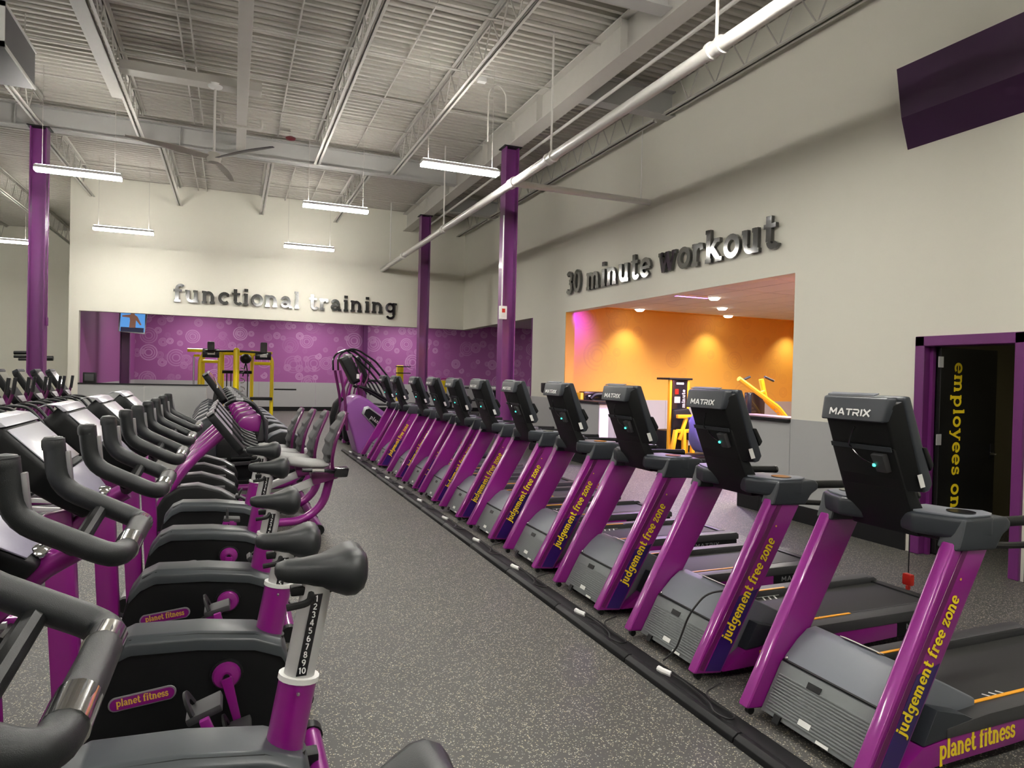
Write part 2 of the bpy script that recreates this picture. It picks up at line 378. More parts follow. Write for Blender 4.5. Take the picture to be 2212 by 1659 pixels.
def text_mesh(txt, xh, depth, m, bold=1.0, track=0., hs=1.):
    """lettering in its own XY plane, +Z out of the surface; xh = x-height in metres; origin at left end of baseline"""
    key = (txt, xh, depth, m, bold, track, hs)
    if key in _TX: return _TX[key]
    b = MB(); x = 0; k = 0
    for ch in txt:
        adv, st = GL[ch]
        for pts, w in st:
            w = w*bold; k += 1; d = depth*(1+.004*(k % 7)); P = [Vector(((p[0]+x)*hs, p[1], 0)) for p in pts]; n = len(P)
            closed = n > 3 and (P[0]-P[-1]).length < 1e-4
            if closed: P = P[:-1]; n -= 1
            rings = []
            for i in range(n):
                a, c = (P[i-1], P[(i+1) % n]) if closed else (P[max(i-1, 0)], P[min(i+1, n-1)])
                t = (c-a).normalized(); nn = Vector((-t.y, t.x, 0))
                L, Rr = (P[i]+nn*w/2)*xh, (P[i]-nn*w/2)*xh
                rings.append([(L.x, L.y, 0), (L.x, L.y, d), (Rr.x, Rr.y, d), (Rr.x, Rr.y, 0)])
            b.loft(rings, caps=not closed, closed=closed)
        x += adv+track
    me = b.mesh('lettering', m, smooth=False); me['w'] = x*xh*hs
    _TX[key] = me; return me
def lettering(txt, xh, depth, m, parent, origin, right, up, name='lettering', bold=1., track=0., center=False, hs=1.):
    me = text_mesh(txt, xh, depth, m, bold, track, hs); o = Vector(origin)
    if center: o = o - Vector(right).normalized()*me['w']/2
    return link(name, me, parent, mtx=basis(o, right, up))

# ================================================================== STRUCTURE
XR, YB = 6.45, 19.56           # right wall face, back wall face
ZS, ZD, ZW = 3.07, 6.42, 1.25  # soffit, roof deck, wainscot top
XL, YN, YF = -14., -8., 28.
struct(tag(rbox(XL, 18, YN, 30.3, -.1, 0).obj('floor', 'rubber_floor', smooth=False), 'dark speckled rubber gym floor'))
# corrugated roof deck, ribs along x
b = MB(); pr = []; y = YN
while y < YF+.3:
    pr += [(y, ZD), (y+.055, ZD), (y+.075, ZD+.045), (y+.13, ZD+.045)]; y += .15
A = [b.bm.verts.new((XL, p[0], p[1])) for p in pr]; Bv = [b.bm.verts.new((XR+.25, p[0], p[1])) for p in pr]
for i in range(len(pr)-1): b.face([A[i], Bv[i], Bv[i+1], A[i+1]])
struct(tag(b.obj('ceiling', 'deck_paint', smooth=False), 'corrugated painted steel roof deck'))
# right wall
def boxes(name, m, L, label, parent=None, bevel=0):
    b = MB()
    for q in L: b.box(*q)
    return struct(tag(b.obj(name, m, parent, smooth=False, bevel=bevel), label))
T = .2
wr = boxes('wall_right', 'cream_wall', [
    (XR, XR+T, YN, 3.80, 0, ZD), (XR, XR+T, 3.80, 4.78, 2.18, ZD), (XR, XR+T, 4.78, 6.45, 0, ZD), (XR, XR+T, 6.45, 12.72, ZS, ZD),
    (XR, XR+T, 6.45, 7.36, 0, ZW-.04), (XR, XR+T, 11.2, 12.72, 0, ZW-.04), (XR, XR+T, 12.72, 14.4, 0, ZD), (XR, XR+T, 14.4, YB+T, ZS, ZD)], 'cream wall with the workout room opening')
wb = boxes('wall_back', 'cream_wall', [(-3.67, XR, YB, YB+T, ZS, ZD), (-3.67, -3.53, YB, YB+T, 0, ZS), (-3.53, -.62, YB, YB+T, 0, ZW)], 'cream wall above the functional training opening')
boxes('wall_left', 'cream_wall', [(XL-.2, XL, YN, YF, 0, ZD+.1)], 'far left cream wall')
boxes('wall_rear', 'cream_wall', [(XL, XR, YN-.2, YN, 0, ZD+.1)], 'cream wall behind the camera')
boxes('wall_far_left', 'cream_wall', [(XL, -3.67, YF, YF+.2, 0, ZD+.1)], 'cream wall beyond the purple column')
boxes('wall_side', 'cream_wall', [(-3.75, -3.67, YB+.02, YF, 0, ZD)], 'cream side wall of the functional training room')
# grey wainscot panels: pieces with joints, and black baseboards
def panels_x(parent, x, y0, y1, z0=.2, z1=ZW, w=1.2, nrm=-1, m='grey_panel'):
    n = max(1, round((y1-y0)/w)); w = (y1-y0)/n
    for i in range(n):
        rbox(min(x, x+nrm*.012), max(x, x+nrm*.012), y0+i*w+.003, y0+(i+1)*w-.003, z0, z1).obj('panel', m, parent, bevel=.002, seg=1)
def panels_y(parent, y, x0, x1, z0=.2, z1=ZW, w=1.2, nrm=-1, m='grey_panel'):
    n = max(1, round((x1-x0)/w)); w = (x1-x0)/n
    for i in range(n):
        rbox(x0+i*w+.003, x0+(i+1)*w-.003, min(y, y+nrm*.012), max(y, y+nrm*.012), z0, z1).obj('panel', m, parent, bevel=.002, seg=1)
for a, c in ((YN, 3.72), (4.86, 6.45), (6.45, 7.36), (11.2, 12.72), (12.72, 14.4)):
    panels_x(wr, XR, a, c, z1=(ZW-.05 if (a, c) in ((6.45, 7.36), (11.2, 12.72)) else ZW))
panels_y(wb, YB, -3.53, -.62, w=1.35)
boxes('baseboard_right', 'black_base', [(XR-.02, XR, a, c, .0, .2) for a, c in ((YN, 3.72), (4.86, 7.36), (11.2, 14.4))], 'tall black baseboard along the right wall')
boxes('baseboard_back', 'black_base', [(-3.67, -.62, YB-.02, YB, 0, .2)], 'black baseboard of the knee wall')
boxes('trim_1', 'black_base', [(-3.53, -.58, YB-.03, YB+T+.03, ZW, ZW+.03)], 'black ledge capping the knee wall')
boxes('trim_2', 'black_base', [(XR-.06, XR+T+.1, 6.45, 7.40, ZW-.04, ZW-.005)], 'black edged ledge at right of the workout opening')
boxes('trim_3', 'black_base', [(XR-.05, XR+T+.05, 11.16, 12.72, ZW-.04, ZW)], 'black ledge at left of the workout opening')
rbox(XR-.04, XR+T+.09, 6.47, 7.38, ZW-.005, ZW+.012).obj('ledge_top', 'counter_top', bpy.data.objects['trim_2'])
# ------------------------------------------------ functional training room
fw = struct(tag(rbox(-3.6, 17, 30, 30.2, 0, 4.05).obj('wall_functional_far', 'rings_purple', smooth=False), 'purple wall printed with pale rings'))
panels_y(fw, 30, -3.53, 17, z0=.18, z1=1.22, w=2.4)
rbox(-3.53, 17, 29.97, 30, 0, .18).obj('baseboard', 'black_base', fw)
fl = struct(tag(rbox(-3.6, -3.53, YB+T, 30, 0, 4.05).obj('wall_functional_left', 'plain_purple', smooth=False), 'plain purple side wall'))
panels_x(fl, -3.53, YB+T, 30, z0=.18, z1=1.22, w=2.4, nrm=1)
boxes('wall_functional_right', 'plain_purple', [(17, 17.2, 13.6, 30, 0, 4.05)], 'purple end wall of the functional room')
boxes('ceiling_functional', 'tile_white', [(-3.6, XR+T, YB+T, 30, 4.0, 4.1), (XR+T, 17, 13.6, 30, 4.0, 4.1)], 'low ceiling of the functional training room')
boxes('wall_divider', 'plain_purple', [(XR+T, 17, 13.45, 13.65, 0, 4.05)], 'purple wall between the two side rooms')
boxes('trim_4', 'frame_purple', [(XR-.005, XR+T+.005, 14.4, 14.46, 0, ZS), (5.28, 5.46, 29.85, 30, 0, 4.0)], 'purple corner trims')
# ------------------------------------------------ orange workout room
OY = 13.25
ow = struct(tag(rbox(XR+T, 13.5, OY, OY+.15, 0, 3.4).obj('wall_workout_far', 'rings_orange', smooth=False), 'orange wall with faint printed rings'))
panels_y(ow, OY, XR+T, 13.5, z0=.15, z1=1.22, w=1.25)
rbox(XR+T, 13.5, OY-.03, OY, 0, .15).obj('baseboard', 'black_base', ow)
boxes('wall_workout_right', 'orange_wall', [(13.5, 13.7, 5.4, OY, 0, 3.4)], 'orange end wall')
boxes('wall_workout_near', 'orange_wall', [(XR+T, 13.5, 5.25, 5.4, 0, 3.4)], 'orange near wall of the workout room')
boxes('trim_5', 'orange_wall', [(XR+.004, XR+T+.012, 12.70, 12.735, ZW, ZS-.001), (XR+T, XR+T+.012, 12.72, OY, 0, 3.24), (XR+.004, XR+T+.01, 6.44, 6.455, ZW, ZS)], 'orange painted jamb')
cw = struct(tag(rbox(XR+T, 13.5, 5.4, OY, 3.27, 3.35).obj('ceiling_workout', 'accent_yellow', smooth=False), 'tile ceiling of the orange room'))
tm = rbox(-.6, .6, -.3, .3, 0, .02).mesh('ceiling_tile', 'tile_white', .003, 1)
ny = int((OY-5.4)/1.22)
for i in range(11):
    for j in range(6):
        link('ceiling_tile', tm, cw, (XR+T+.34+.62*i, 5.95+1.23*j+.1, 3.245)).rotation_euler = (0, 0, math.pi/2)
# ------------------------------------------------ room behind the black door
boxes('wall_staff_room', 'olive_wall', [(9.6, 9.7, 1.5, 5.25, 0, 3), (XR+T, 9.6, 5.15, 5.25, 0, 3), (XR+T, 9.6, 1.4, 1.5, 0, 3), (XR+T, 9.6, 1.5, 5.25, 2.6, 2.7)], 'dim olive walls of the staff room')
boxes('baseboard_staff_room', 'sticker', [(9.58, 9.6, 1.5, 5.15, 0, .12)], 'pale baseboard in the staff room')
# door frame and leaf
df = struct(tag(MB().box(XR-.03, XR+T+.02, 4.70, 4.80, 0, 2.20).box(XR-.03, XR+T+.02, 3.76, 3.85, 0, 2.20).box(XR-.03, XR+T+.02, 3.76, 4.80, 2.10, 2.20).obj('door_1', 'frame_purple', bevel=.006, seg=1), 'purple steel door frame at the right edge'))
rbox(XR+.06, XR+.10, 4.665, 4.70, 0, 2.10).obj('stop_bead', 'frame_purple', df)
dl = struct(tag(thing('door_2', 'black door standing open into the dark staff room', None, (XR+.12, 4.67, .01)), 'black door standing open, yellow lettering down its face'))
rbox(0, .87, -.045, 0, 0, 2.08).obj('leaf', 'door_black', dl, bevel=.003, seg=1)
for z in (.25, 1.1, 1.88): rbox(-.045, .03, -.052, -.0455, z, z+.11).obj('hinge', 'alu', dl, bevel=.002, seg=1)
rbox(7.6, 8.2, 2.6, 3.2, 2.55, 2.595).obj('staff_room_fill', 'dim_fill'); tag(bpy.data.objects['staff_room_fill'], 'unseen dim fill glow added in the staff room behind the door', 'light')  # glowing panel added out of view to lift the dark doorway
hd = MB().box(.78, .84, -.055, -.046, .93, 1.10).obj('lock_plate', 'black_gloss', dl, bevel=.006)
MB().tube([(.81, -.05, 1.0), (.81, -.10, 1.0), (.70, -.10, 1.0)], .011, 8, .02).obj('lever', 'chrome', hd)
lettering('employees only', .115, .002, 'gold_print' if False else 'yellow_print', dl, (.20, -.047, 1.94), (0, 0, -1), (1, 0, 0), bold=1.05, track=.06)

# ================================================================== STEEL FRAME
XG, ZG = 4.66, 5.86
def ibeam(name, p, q, zb, zt, fw, label, m='girder_paint'):
    p, q = Vector((*p, 0)), Vector((*q, 0)); d = (q-p).normalized(); s = Vector((-d.y, d.x, 0)); up = Vector((0, 0, 1)); b = MB()
    for w, z0, z1 in ((fw, zb, zb+.02), (.03, zb+.02, zt-.02), (fw, zt-.02, zt)):
        b.loft([[c + s*a*w/2 + up*z for a, z in ((-1, z0), (1, z0), (1, z1), (-1, z1))] for c in (p, q)])
    for k in range(1, int((q-p).length/2.6)):
        c = p + d*2.6*k
        b.loft([[c + d*e + s*a*(fw-.02)/2 + up*z for a, z in ((-1, zb+.02), (1, zb+.02), (1, zt-.02), (-1, zt-.02))] for e in (-.006, .006)])
    return struct(tag(b.obj(name, m, smooth=False), label))
ibeam('roof_girder', (XG, YN), (XG, YB), ZG, 6.36, .26, 'deep painted girder carried by the purple columns', 'steel_paint')
ibeam('roof_girder', (XL, 14.45), (XG-.14, 14.45), 5.90, 6.30, .22, 'grey girder crossing above the ceiling fan')
ibeam('roof_girder', (XL, 6.55), (XG-.14, 6.55), 5.90, 6.30, .22, 'grey girder crossing near the top of the picture')
ibeam('roof_girder', (XG+.14, 9.15), (XR, 9.15), 5.90, 6.30, .22, 'short beam from the girder to the right wall')
ibeam('roof_girder', (XG+.14, 16.9), (XR, 16.9), 5.90, 6.30, .22, 'far short beam from the girder to the right wall')
def joist(x, y0, y1, zb=5.9, zt=ZD-.01):
    t = struct(tag(thing('roof_joist', 'open web steel roof joist', None, (x, 0, 0)), 'open web steel roof joist under the deck'))
    b = MB()
    for s in (-1, 1): b.box(s*.018-.004*s, s*.058, y0, y1, zb, zb+.008).box(s*.014, s*.02, y0, y1, zb, zb+.05)
    b.obj('bottom_chord', 'steel_paint', t, smooth=False)
    b = MB()
    for s in (-1, 1): b.box(s*.016, s*.06, y0, y1, zt-.008, zt).box(s*.012, s*.018, y0, y1, zt-.05, zt)
    b.obj('top_chord', 'steel_paint', t, smooth=False)
    b = MB(); n = int((y1-y0-.8)/.6)
    for i in range(n):
        a = y0+.5+i*.6
        for p, q in (((0, a, zt-.03), (0, a+.3, zb+.03)), ((0, a+.3, zb+.03), (0, a+.6, zt-.03))): b.tube([p, q], .011, 5)
    b.obj('web', 'steel_paint', t, smooth=False)
for x in (-6.3, -4.73, -3.2, -1.62, 1.51, 3.07): joist(x, 6.7, 14.3); joist(x, YN, 6.4)
for x in (-7.2, -5.25, -3.28, -1.33, .65, 2.60): joist(x, 14.6, YB if x > -3.67 else YF)
for y0, y1 in ((YN, 9.0), (9.3, 16.75), (17.05, YB)): joist(6.22, y0, y1, 5.86)
# bridging rods and roof conduits (thin pipes across the deck)
k = 0
for y in (8.3, 9.9, 11.5, 12.9, 16.1, 18.2):
    struct(tag(MB().tube([(XL, y, 6.33), (XG, y, 6.33)], .016, 6).obj('roof_conduit', 'steel_paint'), 'thin bridging pipe across the joists'))
for x, y0, y1 in ((-.75, 6.7, 14.3), (-.6, 6.7, 14.3), (.75, 7, 14.3), (2.3, 6.7, 14.3), (-3.9, 6.7, 14.3), (1.25, 14.6, YB), (1.9, 14.6, YB), (-.9, 14.6, YB), (-.7, 14.6, YB)):
    struct(tag(MB().tube([(x, y0, 6.36), (x, y1, 6.36)], .013, 6).obj('roof_conduit', 'steel_paint'), 'thin conduit along the roof deck'))
# flat duct beside joist, flat tray with U brackets, fan support channel
struct(tag(rbox(-1.84, -1.66, YN, 12.4, 5.96, 6.0).obj('roof_tray', 'steel_paint', bevel=.004, seg=1), 'flat strip laid beside the joist'))
tr = struct(tag(rbox(-.01, .16, YN, 14.3, 5.97, 6.03).obj('roof_tray', 'steel_paint', bevel=.004, seg=1), 'flat tray running towards the girder'))
for y in (7.15, 12.85):
    MB().tube([(-.24, y, 6.12), (-.24, y, 5.95), (.4, y, 5.95), (.4, y, 6.12)], .03, 8, .06).obj('bracket', 'steel_paint', tr)
struct(tag(rbox(-1.6, .35, 11.35, 11.6, 6.05, 6.18).obj('roof_channel', 'steel_paint', bevel=.005, seg=1), 'wide channel that carries the ceiling fan'))
# ------------------------------------------------ columns
def column(x, y, h, label, conduit=False):
    t = struct(tag(thing('column', label, None, (x, y, 0)), label))
    MB().box(-.125, -.107, -.125, .125, .02, h).box(.107, .125, -.125, .125, .02, h).box(-.107, .107, -.006, .006, .02, h).obj('shaft', 'col_purple', t, smooth=False)
    rbox(-.19, .19, -.19, .19, 0, .02).obj('base_plate', 'black_base', t)
    rbox(-.17, .17, -.15, .15, h, h+.02).obj('cap_plate', 'black_base', t)
    return t
colA = column(4.62, 11.5, ZG-.02, 'purple steel column in front of the workout sign')
colB = column(4.62, 17.4, ZG-.02, 'purple steel column in front of the functional wall')
colC = column(-3.22, 14.35, 5.88, 'purple steel column at the left')
column(-2.9, 22.6, 3.96, 'dark purple column inside the functional training room')
for c, y in ((colA, 11.5), (colB, 17.4)):
    rbox(-.03, .03, -.135, -.125, ZG-.02, 6.3).obj('splice_plate', 'steel_paint', c)
MB().tube([(-.135, -.1, 4.6), (-.135, -.1, 2.95)], .013, 8).obj('conduit', 'white', colA)
MB().tube([(.14, .0, 5.3), (.14, .0, 2.5)], .011, 8).obj('conduit', 'col_purple', colC)
rbox(.125, .16, -.03, .03, 2.4, 2.55).obj('switch_box', 'col_purple', colC, bevel=.004)
al = thing('alarm_box', 'white fire alarm box with red face on the purple column', 'alarm', (4.62-.135, 11.5-.125, 2.72))
rbox(-.07, .07, -.06, 0, 0, .24).obj('case', 'white', al, bevel=.008)
rbox(-.045, .045, -.064, -.06, .03, .20).obj('face', 'dark_red', al, bevel=.003)
al.children[1].data.materials[0] = MATS['sticker']
rbox(-.03, .03, -.066, -.064, .12, .19).obj('red_stripe', 'red', al)

# ================================================================== LIGHT FIXTURES
def fixture(x, y, z=4.8, label=''):
    t = thing('ceiling_light', label, 'light', (x, y, z), 0, 'hanging strip lights')
    MB().prism([(-.10, -.01), (-.05, .05), (.05, .05), (.10, -.01)], 'x', -.6, .6).obj('housing', 'white', t, bevel=.004, seg=1)
    for s in (-.05, .05):
        MB().box(-.595, .595, s-.022, s+.022, -.05, -.012).obj('tube', 'tube_lamp', t, smooth=False)
    rbox(-.58, .58, -.03, .03, .051, .056).obj('added_uplight', 'deck_fill', t)  # glowing strip added on top of the housing to brighten the roof deck
    for s in (-.5, .5): MB().tube([(s, 0, .05), (s, 0, ZD-z)], .004, 5).obj('wire', 'steel_paint', t)
for x, y, l in ((-2.33, 12.75, 'strip light overlapping the left purple column'), (1.75, 13.1, 'strip light hanging past the grey girder, middle of the ceiling'),
                (-2.33, 17.6, 'strip light in front of the back wall, at left'), (1.72, 17.6, 'strip light above the functional training letters'),
                (3.1, 9.7, 'strip light beside the column near the white pipe'), (-5.4, 20.6, 'strip light cut off at the left picture edge')):
    fixture(x, y, label=l)
for x, y in ((-2.3, 4.2), (1.75, 4.2), (3.1, 4.2), (-2.3, -.4), (1.75, -.4), (3.1, -.6), (-6.4, 4.2), (-6.4, 9.), (-9.8, 9), (-7.5, 16), (-.5, -4.6), (-9, 1), (-8.3, 23.5)):  # the last one is added out of view to brighten the far left wall
    fixture(x, y, label='unseen strip light of the hall outside the picture')
for x, y in ((-1.2, 24), (2.2, 24), (5.6, 24), (12.5, 22), (12.5, 17), (-1.2, 28.3), (3, 28.3), (7, 28.3), (14.5, 26)):
    t = thing('ceiling_panel', 'flat lit panel in the functional room ceiling', 'light', (x, y, 3.984), 0, 'functional room ceiling panels')
    rbox(-.62, .62, -.32, .32, 0, .015).obj('frame', 'white', t); rbox(-.6, .6, -.3, .3, -.006, -.001).obj('diffuser', 'panel_lamp', t)
# downlights of the orange room
for i, (u, v) in enumerate(((1382, 668), (1543, 643), (1560, 665), (1573, 682))):
    p = PZ(u, v, 3.243)
    t = thing('downlight', 'round recessed downlight in the orange room, number from left', 'light', p, 0, 'recessed downlights of the orange room')
    t['label'] = ('leftmost round downlight in the orange room ceiling', 'topmost of the three clustered round downlights', 'middle of the three clustered round downlights', 'lowest of the three clustered round downlights')[i]
    MB().lathe([(.10, -.004), (.125, -.006), (.125, 0), (.10, 0)], n=20).obj('rim', 'white', t)
    MB().lathe([(.0, -.05), (.07, -.045), (.098, -.02), (.10, -.001), (0, -.001)], n=20).obj('lens', 'down_lamp', t)  # lens widened and domed so its shape stands for the bloom
DOWN = []
def spot(name, loc, target, energy, color, size, blend=.6, r=.05):
    d = bpy.data.lights.new(name, 'SPOT'); d.energy = energy; d.color = color; d.spot_size = math.radians(size); d.spot_blend = blend; d.shadow_soft_size = r
    o = bpy.data.objects.new(name, d); COL.objects.link(o); o.location = loc
    o.rotation_euler = (Vector(target)-Vector(loc)).to_track_quat('-Z', 'Y').to_euler(); return o
for x, y in ((8.2, 10.4), (8.2, 8.2), (10.4, 10.4), (10.4, 8.2)): spot('room_fill_spot', (x, y, 3.22), (x, y, 0), 370, (1, .95, .84), 160, .6, .08)  # spots added to fill the room, not set at the ceiling discs
for u in (1352, 1528, 1700):
    p = PY(u, 700, OY)
    spot('wall_washer', (p.x, OY-.5, 3.14), (p.x, OY-.05, 1.5), 70, (1, .92, .66), 95, 1.)
    if u == 1352: continue
    t = thing('downlight', 'small wall washing downlight near the orange wall, %s' % ('between the two yellow machines' if u == 1528 else 'above the yellow press machine'), 'light', (p.x, OY-.55, 3.243), 0, 'wall washers of the orange room')
    MB().lathe([(.05, -.004), (.07, -.006), (.07, 0), (.05, 0)], n=16).obj('rim', 'white', t)
    MB().lathe([(0, -.003), (.052, -.003), (.052, -.001), (0, -.001)], n=16).obj('lens', 'down_lamp', t)
spot('magenta_washer', (6.82, 12.5, 3.12), (6.85, OY, 2.75), 260, (.13, .02, 1.), 90, 1.)
t = thing('accent_lamp', 'small magenta accent lamp above the workout opening', 'light', (6.95, 12.3, 3.16))
MB().lathe([(.05, 0), (.05, .08), (.02, .085)], n=14).obj('can', 'black_plastic', t)
vp = PZ(1468, 641, 3.19)
for x, y in ((vp.x, vp.y), (7.4, 5.75), (9.5, 5.75)):  # both near wall strips are added unseen to tint the room violet
    d = bpy.data.lights.new('violet_strip', 'AREA'); d.shape = 'RECTANGLE'; d.size = 1.2; d.size_y = .05; d.energy = 150; d.color = (.62, .35, 1)
    o = bpy.data.objects.new('violet_strip', d); COL.objects.link(o); o.location = (x, y, 3.19)
    t = thing('led_strip', 'violet light strip on the orange room ceiling', 'light', (x, y, 3.2), 0, 'violet ceiling strips')
    t['label'] = {0: 'violet light strip glowing on the orange room ceiling', 1: 'unseen violet strip added by the near wall, next to the right ledge', 2: 'unseen violet strip added by the near wall, deeper in the orange room'}[(1 if x == 7.4 else 2) if y == 5.75 else 0]
    rbox(-.6, .6, -.03, .03, 0, .04).obj('channel', 'white', t); rbox(-.6, .6, -.02, .02, -.004, -.0005).obj('diffuser', 'led_violet', t)

# ================================================================== CEILING THINGS
XP, ZP = 3.95, 4.68
sp = thing('sprinkler_pipe', 'thick white sprinkler main running along the ceiling', 'pipe', (XP, 0, ZP))
MB().tube([(0, YN, 0), (0, YB, 0)], .062, 16).obj('main', 'pipe_white', sp)
for y in (4.95, 8.35, 9.7, 13.4, 16.9): MB().lathe([(.06, -.09), (.082, -.09), (.082, -.05), (.07, -.04), (.07, .04), (.082, .05), (.082, .09), (.06, .09)], (0, y, 0), 'y', 16).obj('coupling', 'pipe_white', sp)
for y in (4.95, 8.35, 13.4, 18.5): MB().tube([(0, y, .05), (0, y, 1.7)], .016, 6).obj('hanger', 'pipe_white', sp); 
MB().tube([(.05, 9.7, 0), (XR-XP, 9.7, 0)], .05, 14).obj('branch', 'pipe_white', sp)
MB().tube([(XR-XP-.18, 9.7, .05), (XR-XP-.18, 9.7, 1.7)], .008, 6).obj('hanger', 'pipe_white', sp)
s2 = tag(MB().tube([(5.0, YN, 5.85), (5.0, YB, 5.85)], .026, 10).obj('sprinkler_line', 'pipe_white'), 'thinner white pipe above the sprinkler main', 'pipe')
# fan
fc = Vector((-.32, 11.45, 4.95))
fan = thing('ceiling_fan', 'three blade ceiling fan on a long white rod', 'fan', fc)
MB().lathe([(.02, 1.05), (.10, 1.08), (.12, 1.12), (.03, 1.13)], n=18).obj('canopy', 'white', fan)
MB().tube([(0, 0, .05), (0, 0, 1.07)], .018, 8).obj('rod', 'pipe_white', fan)
MB().lathe([(.02, -.09), (.09, -.07), (.11, 0), (.09, .07), (.03, .1)], n=20).obj('motor', 'fan_white', fan)
for k, (a, m) in enumerate(((205, 'fan_white'), (-50, 'fan_shaded'), (78, 'fan_white'))):
    rings = []
    for i in range(9):
        t = i/8; r = .08+1.17*t; w = .035+.045*math.sin(math.pi*min(1, t*.9+.1)); tw = .5-.35*t
        rings.append([Vector((r, q*w, .012*math.sin(3*t)+q*w*math.tan(tw)*.6+h)) for q, h in ((-1, -.004), (0, -.012), (1, -.004), (1, .003), (0, .012), (-1, .003))])
    o = MB().loft(rings).obj('blade', m, fan); o.rotation_euler = (0, 0, math.radians(a))
# hanging air unit top left
hu = thing('air_unit', 'grey hanging air unit at the top left corner', 'air unit', (0, 0, 0))
pb = PZ(72, 194, 5.45); pn = PZ(12.5, 100, 5.45); zt = 5.45+.52; xr = (pb.x+pn.x)/2
rbox(xr-1.2, xr, pn.y, pb.y, 5.45, zt).obj('case', 'unit_grey', hu, bevel=.02)
for z in (5.45, zt-.03): rbox(xr-.01, xr+.015, pn.y, pb.y, z, z+.03).obj('edge_rail', 'white', hu)
MB().box(xr-1.15, xr+.01, pn.y-.02, pn.y, 5.44, 5.5).box(xr-1.15, xr+.01, pn.y-.02, pn.y, zt-.06, zt).box(xr-.08, xr+.01, pn.y-.02, pn.y, 5.44, zt).obj('grille_frame', 'white', hu)
for i in range(6): rbox(xr-1.1, xr-.08, pn.y-.03, pn.y, 5.52+.07*i, 5.535+.07*i).obj('louvre', 'unit_grey', hu)
for yy in (pn.y+.1, pb.y-.1):
    for xx in (xr-1.1, xr-.1): MB().tube([(xx, yy, zt), (xx, yy, ZD)], .008, 5).obj('hanger', 'steel_paint', hu)
# small ceiling items
p = PZ(628, 298, 6.25); o = thing('smoke_detector', 'small dark round detector hanging from the roof deck', 'detector', p)
MB().lathe([(.02, -.05), (.09, -.03), (.10, 0), (.04, .03)], n=14).obj('body', 'dark_red', o); MB().tube([(0, 0, .03), (0, 0, ZD-p.z)], .006, 5).obj('stem', 'steel_paint', o)
for q, (u, v) in enumerate(((1075, 200),)):
    p = PZ(u, v, 6.2); o = tag(MB().tube([(p.x-.15, p.y, 5.4), (p.x-.15, p.y, 6.2), (p.x, p.y, 6.35), (p.x+.15, p.y, 6.2), (p.x+.15, p.y, 5.9)], .012, 6, .1).obj('cable_loop', 'steel_paint'), 'looped cable hanging beside the column top', 'cable')
p = PZ(1040, 203, 6.15); tag(rbox(p.x-.07, p.x+.07, p.y-.05, p.y+.05, 6.33, 6.425).obj('junction_box', 'white', bevel=.01), 'small white junction box under the roof deck', 'box')
# purple wall bulkhead at top right
e = thing('wall_bulkhead', 'dark purple wedge shaped bulkhead high on the right wall', 'bulkhead', (XR, 0, 0))
b = MB()
prof = [(-.002, 5.02), (-.25, 4.92), (-.25, 4.40), (-.002, 4.15)]
ends = [5.05, 4.93, 4.86, 4.97]
b.loft([[(prof[i][0], ends[i], prof[i][1]) for i in range(4)], [(prof[i][0], 0.5, prof[i][1]) for i in range(4)]])
b.obj('shell', 'soffit_purple', e, smooth=False)
# small black dispenser on pier
p = PX(1180, 835, XR); o = thing('wall_dispenser', 'small black dispenser on the cream pier', 'dispenser', (XR, p.y, p.z-.12))
rbox(-.10, 0, -.07, .07, 0, .2).obj('case', 'black_plastic', o, bevel=.012); rbox(-.09, -.02, -.05, .05, -.02, 0).obj('nozzle', 'black_gloss', o)
# ================================================================== WALL LETTERS
def wall_sign(name, txt, xh, origin, right, label, cat='sign', track=.08):
    t = thing(name, label, cat, origin); r = Vector(right); n = r.cross(Vector((0, 0, 1))); x = 0
    for ch in txt:
        adv = GL[ch][0]
        if ch != ' ':
            me = text_mesh(ch, xh, .05, 'sign_black', 1.14)
            link('letter', me, t, mtx=basis(r*x + n*.02, right, (0, 0, 1)))
        x += (adv+track)*xh
    return x
def sign_len(txt, track): return sum(GL[c][0]+track for c in txt)
L1, L2 = 'functional training', '30 minute workout'
xa, xb = PY(373, 655, YB).x, PY(858, 682, YB).x
h1 = (xb-xa)/sign_len(L1, .06)
wall_sign('functional_sign', L1, h1, (xa, YB, 3.42), (1, 0, 0), 'black raised letters reading functional training', track=.06)
ya, yb = PX(1228, 640, XR).y, PX(1690, 548, XR).y
h2 = (ya-yb)/sign_len(L2, .05)
wall_sign('workout_sign', L2, h2, (XR, ya, 3.42), (0, -1, 0), 'glossy black raised letters reading 30 minute workout', track=.05)

